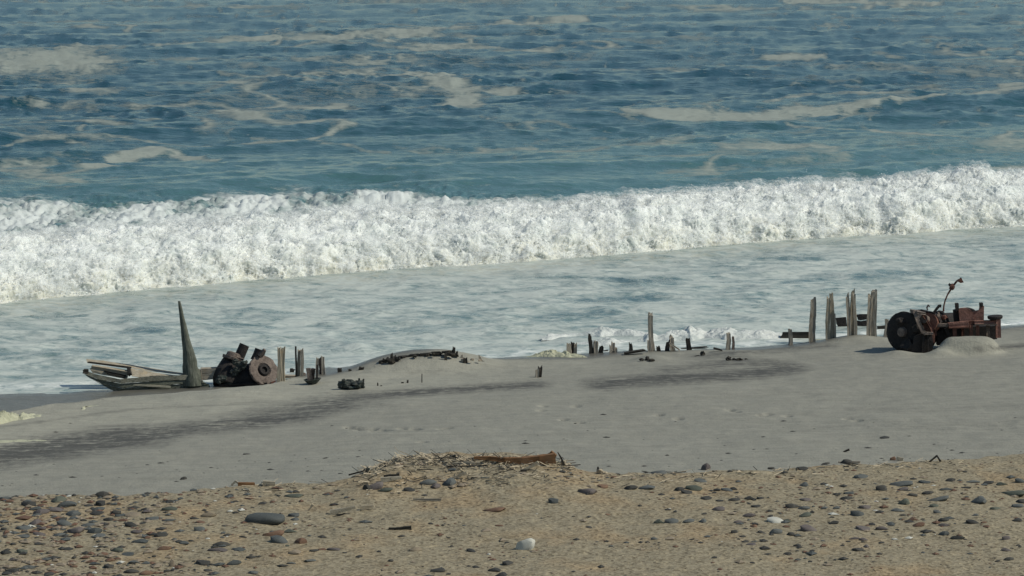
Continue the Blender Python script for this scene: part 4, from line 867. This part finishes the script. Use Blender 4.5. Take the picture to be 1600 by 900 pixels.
L = '''8,778,20,b 30,776,10,d 66,777,14,t 115,774,12,d 160,773,24,d 148,774,18,t 45,787,26,d 55,794,20,b 90,781,34,g 105,788,30,b 62,799,30,p 85,796,26,p 115,802,26,b 150,795,28,b 152,801,22,d 180,801,22,d 186,806,14,b 208,804,24,t 170,812,18,d
12,804,14,t 35,809,24,r 95,811,24,d 102,818,28,b 55,816,26,p 138,820,22,b 160,819,14,p 5,827,14,d 148,829,26,b 65,825,16,p 36,824,26,b 90,835,24,b 62,834,22,p 35,838,22,b 158,836,18,b 206,820,24,d 212,831,24,p 265,794,24,g 238,809,28,b 264,812,22,b
305,810,18,d 314,815,14,r 325,804,26,t 313,827,22,b 333,831,6,d 230,799,20,p 250,836,24,d 218,845,26,b 256,856,24,r 85,845,12,d 62,849,22,d 105,858,18,d 82,863,20,t 35,861,20,g 8,863,20,d 183,860,24,g 200,866,24,b 160,866,16,r 172,875,20,r
115,871,12,d 148,880,22,b 132,877,14,b 210,878,22,b 171,885,18,d 115,885,12,r 85,885,14,t 45,886,24,b 20,891,24,d 205,892,22,d 228,895,22,r 290,883,24,t 318,879,28,d 342,882,22,b 345,850,26,d 340,858,30,p 372,858,22,b 392,870,16,d 380,839,14,d 395,895,20,b 20,874,20,p 325,891,16,d
460,805,20,b 460,811,18,b 454,829,26,g 438,844,34,b 449,853,8,g 460,863,20,t 490,860,16,d 503,858,14,r 523,858,24,p 538,864,10,d 485,876,20,b 455,880,14,b 440,884,20,d 522,788,14,d 552,781,8,d 640,765,18,d 668,753,26,b 680,759,22,p 702,753,30,b 722,758,16,t 662,774,12,d
592,862,10,d 648,858,20,t 737,860,18,d 684,891,26,d 580,825,8,d 627,838,12,d 942,760,20,r 928,753,16,t 780,821,14,r 768,784,8,d 793,880,20,d 772,891,20,d 783,898,30,d 920,824,12,d 1023,842,13,b 1030,815,20,g 1050,814,22,b 1076,813,20,b 984,761,24,d 1010,761,26,b 1030,738,26,b
1095,751,20,b 1085,762,26,g 1074,769,20,d 1120,766,12,d 1137,765,22,b 1103,778,20,d 1125,782,14,d 1147,780,24,d 1172,778,22,d 1188,778,14,d 1182,791,18,d 1236,791,20,d 1256,793,24,b 1258,780,20,p 1230,814,14,g 1098,814,18,b 1122,795,26,p 1190,831,14,d 1212,831,26,b 1235,835,16,d
1148,831,14,d 1178,822,12,r 1170,805,22,p 1203,806,12,d 1153,815,14,p 1164,846,12,d 1175,850,16,p 1302,817,18,d 1265,826,32,p 1258,804,22,g 1344,744,24,b 1410,764,20,p 1445,753,22,b 1485,750,18,d 1520,752,24,b 1545,753,22,d 1565,756,20,g 1595,752,20,b 1508,761,20,d 1478,764,22,b
1450,769,22,d 1425,773,22,d 1413,784,28,g 1403,797,22,b 1411,805,12,d 1340,803,24,b 1351,792,22,p 1320,778,24,d 1326,770,18,b 1595,783,20,d 1590,790,20,b 1530,780,36,b 1555,794,20,g 1524,804,18,b 1465,800,16,b 1460,790,14,g 1427,811,18,r 1474,812,22,d 1475,820,20,p
1393,819,16,b 1378,825,20,p 1349,825,26,p 1520,815,24,d 1537,816,10,r 1475,834,18,b 1495,840,24,d 1325,846,10,d 1335,841,18,p 1350,843,14,p 1573,841,18,p 1572,859,16,p 1575,873,20,d 1340,858,20,d 1353,854,14,p 1558,877,12,d 1225,738,14,d 1205,731,12,d 1290,724,16,d 1322,722,22,d
1150,770,10,d 1215,745,12,r 1060,764,18,d 875,744,12,t 960,745,12,r 1000,790,8,d 950,804,8,r 1160,838,10,d 1245,852,12,d 1200,866,14,d 1230,865,16,d 1100,803,10,d 1055,799,10,d 700,840,8,d 560,870,14,d 610,876,12,d 240,870,10,d 275,845,10,t 300,845,12,d 350,822,8,d 420,757,12,d 440,764,14,r'''
nst = 0
for tkn in L.split():
    a = tkn.split(','); put_stone(float(a[0]), float(a[1]), float(a[2]), a[3]); nst += 1

LM = [(415, 811, 'biggest slate block'), (821, 852, 'white rock'), (459, 774, 'curved dark green stone'), (427, 833, 'rusty slab under the slate block'), (771, 796, 'long rust red slab'), (917, 767, 'wedge shaped purplish stone'), (865, 783, 'small squared blue-grey stone'),
      (1103, 731, 'pointed purplish stone'), (1212, 813, 'smooth pale stone'), (585, 760, 'chunky purple-grey stone'), (470, 846, 'angular yellow-brown stone'), (1407, 755, 'long blue-grey stone'), (1465, 779, 'broad blue-grey flat stone'), (1590, 812, 'dark stone at the right edge'),
      (158, 787, 'black chunky stone'), (268, 882, 'upright pointed stone'), (365, 880, 'rounded blue stone'), (118, 828, 'humped purple-brown stone'), (1435, 820, 'orange brown stone'), (1252, 732, 'dark flat stone on the bank edge'), (0, 778, 'photo corner of the left bank edge'), (0, 890, 'bottom left corner')]
cnt = {}
def near(q):
    o, x, y, wd, c = q; return min((math.hypot(x - a, (y - b) * 2.2), a, b, n) for a, b, n in LM)
for q in sorted(PEND, key=lambda q: near(q)[0]):
    o, x, y, wd, c = q; d_, a, b, n = near(q); dx, dy = x - a, (y - b) * 2.2
    dr = ('right of' if dx > 0 else 'left of') if abs(dx) > abs(dy) else ('below' if dy > 0 else 'above')
    sz = 'small' if wd < 14 else 'mid-sized' if wd < 24 else 'large'; key = (sz, c, dr, n); cnt[key] = cnt.get(key, 0) + 1
    od = ['nearest', 'second', 'third', 'fourth', 'fifth', 'sixth'][min(cnt[key] - 1, 5)]
    o['label'] = f'{sz} {CN[c]} stone, {od} {dr} the {n}'

# small pebbles and grit: too many to count
def grit():
    oc = np.array([[1,0,0],[-.9,.1,0],[.1,.9,0],[0,-1,.1],[0,0,.8],[0,0,-1]], float); of = np.array([[0,2,4],[2,1,4],[1,3,4],[3,0,4],[2,0,5],[1,2,5],[3,1,5],[0,3,5]])
    mats = [('small_pebble', 'd', 1100), ('small_pebble', 'b', 700), ('small_pebble', 'r', 900), ('small_pebble', 't', 2200), ('shell_grit', 'w', 160)]
    for nm, mt, N in mats:
        y = RS.uniform(39, 51.5, N * 4); x = RS.uniform(-1, 1, N * 4) * y * .2
        dB = np.interp(x, BMX, BMY) - y; ok = dB > -.6
        px, py = proj(x, y, 3 + 0 * x)
        dens = .14 + 1.2 * np.exp(-((px - 90) / 260) ** 2) + .7 * np.exp(-((px - 1350) / 230) ** 2) * np.exp(-((py - 790) / 55) ** 2) + .5 * np.exp(-(dB / .6) ** 2) + .6 * fbm(x * .8, y * .8, 3.3, 2)
        if mt in 'tw': dens = dens * .4 + .8 * np.exp(-((px - 740) / 110) ** 2) * np.exp(-((py - 725) / 30) ** 2)
        ok &= RS.rand(N * 4) < dens; x = x[ok][:N]; y = y[ok][:N]; n = len(x)
        r = np.clip(RS.exponential(.018, n) * (1 + 1.1 * np.exp(-((proj(x, y, 3 + 0 * x)[0] - 90) / 230) ** 2)) + .008, 0, .09); ang = RS.uniform(0, 6.28, n)
        ca, sa = np.cos(ang)[:, None], np.sin(ang)[:, None]; ex = RS.uniform(.6, 1.5, (n, 1))
        vx = oc[None, :, 0] * ex; vy = np.repeat(oc[None, :, 1], n, 0); vz = oc[None, :, 2] * .42
        X = x[:, None] + (vx * ca - vy * sa) * r[:, None]; Y = y[:, None] + (vx * sa + vy * ca) * r[:, None]; Z = H(x, y)[:, None] + (vz + .12) * r[:, None]
        V = np.stack([X, Y, Z], -1).reshape(-1, 3); Fd = (of[None] + np.arange(n)[:, None, None] * 6).reshape(-1, 3)
        o = mesh_np(nm, V, Fd, M[mt], False); tag(o, f'{CN[mt]} grit and tiny pebbles strewn over the tan bank', 'pebbles', kind='stuff')
    # dark specks of debris on the smooth grey beach
    N = 210; px = RS.uniform(-20, 1620, N); py = 750 - np.abs(RS.normal(0, 75, N)); x, y = at_z(px, py, 1.7); ok = (np.interp(x, BMX, BMY) - y < -.6) & (py > 600); x, y = x[ok], y[ok]; n = len(x)
    r = np.clip(RS.exponential(.013, n) + .008, 0, .06); V = np.stack([x[:, None] + oc[None, :, 0] * r[:, None] * 1.5, y[:, None] + oc[None, :, 1] * r[:, None], H(x, y)[:, None] + oc[None, :, 2] * r[:, None] * .4 + r[:, None] * .1], -1).reshape(-1, 3)
    o = mesh_np('beach_litter', V, (of[None] + np.arange(n)[:, None, None] * 6).reshape(-1, 3), M['d'], False); tag(o, 'dark specks of wrack scattered on the smooth grey sand', 'wrack', kind='stuff')
    # dry straw and twigs on the debris mound
    mb = MB(); R = random.Random(21)
    for i in range(1150):
        x_ = min(885, max(575, R.gauss(735, 95))) if i % 3 else R.uniform(560, 885); y_ = float(np.interp(x_, [540, 600, 625, 880, 920], [746, 722, 714, 716, 738])) + (abs(R.gauss(0, 13)) if i % 4 else abs(R.gauss(0, 4)))
        if i > 850: x_ = R.uniform(380, 1500); y_ = np.interp(x_, [350, 545, 900, 1250, 1600], [762, 750, 742, 732, 712]) + abs(R.gauss(0, 9))
        g_ = hit(x_, y_); ln = R.uniform(.05, .26); a = R.uniform(0, 6.283); up_ = max(0, R.gauss(.05, .3)) if i < 850 else R.uniform(0, .25)
        d_ = Vector((math.cos(a) * ln, math.sin(a) * ln, up_ * ln)); g_.z += .006; q = g_ + d_; r_ = R.uniform(.003, .010); s_ = Vector((0, r_, 0)); t2 = Vector((0, 0, r_ * 1.6))
        mb.add([g_ - s_, g_ + s_, g_ + t2, q - s_, q + s_, q + t2], [(0, 1, 4, 3), (1, 2, 5, 4), (2, 0, 3, 5), (0, 2, 1), (3, 4, 5)])
    mb2 = MB(); mb3 = MB(); nv = len(mb.v) // 6
    for i in range(nv):
        tgt = mb2 if i % 3 == 1 else mb3; tgt.add(mb.v[i * 6:i * 6 + 6], [(0, 1, 4, 3), (1, 2, 5, 4), (2, 0, 3, 5), (0, 2, 1), (3, 4, 5)])
    tag(mb2.build('dark_twigs', 'wooddark'), 'dark broken twigs tangled over the low debris mound', 'twigs', kind='stuff')
    o = mb3.build('dry_straw', 'straw'); tag(o, 'dry straw and twigs matted over the low debris mound', 'straw', kind='stuff')
grit()

# driftwood
def drift(pts, r0, r1, mat, label, cat='driftwood', name='driftwood', lift=.5, yb=None, parts=None):
    g_ = hit(pts[len(pts) // 2][0], yb or pts[len(pts) // 2][1] + 2); mb = MB(); P3 = [W(a, b, g_.y + (c[0] if (c := q[2:]) else 0)) for q in pts for a, b in [q[:2]]]
    n = len(P3)
    for i in range(n - 1):
        t0 = i / (n - 1); t1 = (i + 1) / (n - 1); ra = r0 + (r1 - r0) * t0; rb = r0 + (r1 - r0) * t1
        ex = (P3[i + 1] - P3[i]).normalized() * min(ra, rb) * .3
        mb.bar(P3[i] - ex, P3[i + 1] + ex, ra * 2, ra * 2, rb * 2, rb * 2, side=(0, 1, 0), rough=.18, n=2, seg=4, jag=.03 if i == n - 2 else 0)
    return tag(mb.build(name, mat, None, g_, smooth=True), label, cat)
drift([(866, 716), (845, 718), (815, 720), (790, 719), (765, 716), (740, 715)], .085, .022, 'drift', 'thick orange brown driftwood log on top of the debris mound', 'log', 'driftwood_log', yb=724)
drift([(853, 721), (859, 714), (866, 708)], .05, .06, 'drift', 'broken knob at the right end of the driftwood log', yb=724)
drift([(881, 727), (877, 716), (871, 706)], .022, .008, 'wooddark', 'thin dark splinter standing right of the log', 'stick', 'stick', yb=728)
drift([(935, 737), (934, 728)], .035, .01, 'wooddark', 'small dark upright splinter beside a pale tuft', 'stick', 'stick', yb=739)
drift([(815, 735), (830, 729), (842, 722)], .02, .03, 'straw', 'pale stick leaning on the front of the log', 'stick', 'stick', yb=735)
drift([(702, 748), (715, 744), (731, 738)], .014, .026, 'straw', 'pale curved stick on the mound left of the log', 'stick', 'stick', yb=749)
drift([(678, 728), (690, 722)], .03, .014, 'straw', 'short pale chip left of the log', 'stick', 'stick', yb=728)
drift([(596, 750), (612, 748), (628, 746)], .045, .02, 'woodpale', 'bleached flat plank piece on the left of the mound', 'stick', 'stick', yb=752)
drift([(600, 744), (625, 742)], .02, .02, 'wooddark', 'thin dark twig behind the bleached plank piece', 'stick', 'stick', yb=745)
drift([(706, 725), (725, 724), (750, 725)], .02, .035, 'woodpale', 'pale branch at the left end of the log', 'stick', 'stick', yb=727)
drift([(700, 729), (735, 729), (762, 727)], .012, .012, 'wooddark', 'thin dark twig under the left end of the log', 'stick', 'stick', yb=730)
drift([(814, 737), (824, 735)], .035, .02, 'wooddark', 'dark chip in front of the log', 'stick', 'stick', yb=737)
drift([(493, 812), (520, 808), (540, 802)], .008, .012, 'wooddark', 'long thin dark stick right of the biggest slate block', 'stick', 'stick', yb=808)
drift([(517, 801), (535, 797), (556, 792)], .045, .02, 'woodpale', 'pale driftwood piece with a dark round end', 'driftwood', yb=804)
drift([(565, 794), (585, 790)], .04, .02, 'straw', 'white frayed end of driftwood', 'driftwood', yb=796)
drift([(642, 825), (620, 827), (606, 826)], .035, .02, 'wooddark', 'short dark stick lying in the open sand', 'stick', 'stick', yb=828)
drift([(646, 780), (690, 781)], .014, .024, 'wood', 'thin straight brown stick lying flat at centre', 'stick', 'stick', yb=783)
drift([(482, 797), (490, 787)], .012, .02, 'straw', 'small pale chip standing in the sand left of centre', 'stick', 'stick', yb=798)
drift([(373, 757), (398, 757)], .04, .035, 'drift', 'orange brown stick at the bank edge left of centre', 'stick', 'stick', yb=759)
drift([(362, 758), (368, 752), (374, 757)], .02, .02, 'woodpale', 'small bleached loop of driftwood at the bank edge', 'driftwood', yb=759)
drift([(412, 755), (430, 756)], .05, .04, 'woodpale', 'pale flat driftwood piece at the bank edge', 'driftwood', yb=759)
drift([(545, 742), (560, 738), (575, 735)], .012, .015, 'wooddark', 'dark root along the left slope of the mound', 'driftwood', yb=744)
drift([(570, 737), (577, 731)], .045, .03, 'crust', 'dark green clod on the left slope of the mound', 'clod', 'clod', yb=738)
drift([(1452, 722), (1464, 712), (1470, 722)], .014, .016, 'wooddark', 'thin bent dark twig arching on the bank edge at far right', 'stick', 'stick', yb=723)
drift([(1318, 706), (1328, 702)], .014, .02, 'wooddark', 'small dark twig on the grey sand at right', 'stick', 'stick', yb=707)
drift([(1402, 716), (1412, 718)], .035, .03, 'woodpale', 'pale chip beside the small rusty stone', 'driftwood', yb=720)
drift([(1310, 722), (1345, 722)], .016, .02, 'wood', 'brown twig lying along the bank edge at right', 'stick', 'stick', yb=724)
lumps('pale_tuft', [(938, 735, 4, 4), (944, 738, 5, 3)], 'straw', 'pale bleached tuft on the bank right of the log', 'tuft', 741)
lumps('pale_tuft', [(880, 722, 4, 4), (888, 725, 5, 2.5)], 'straw', 'pale straw tuft at the right end of the log', 'tuft', 728)
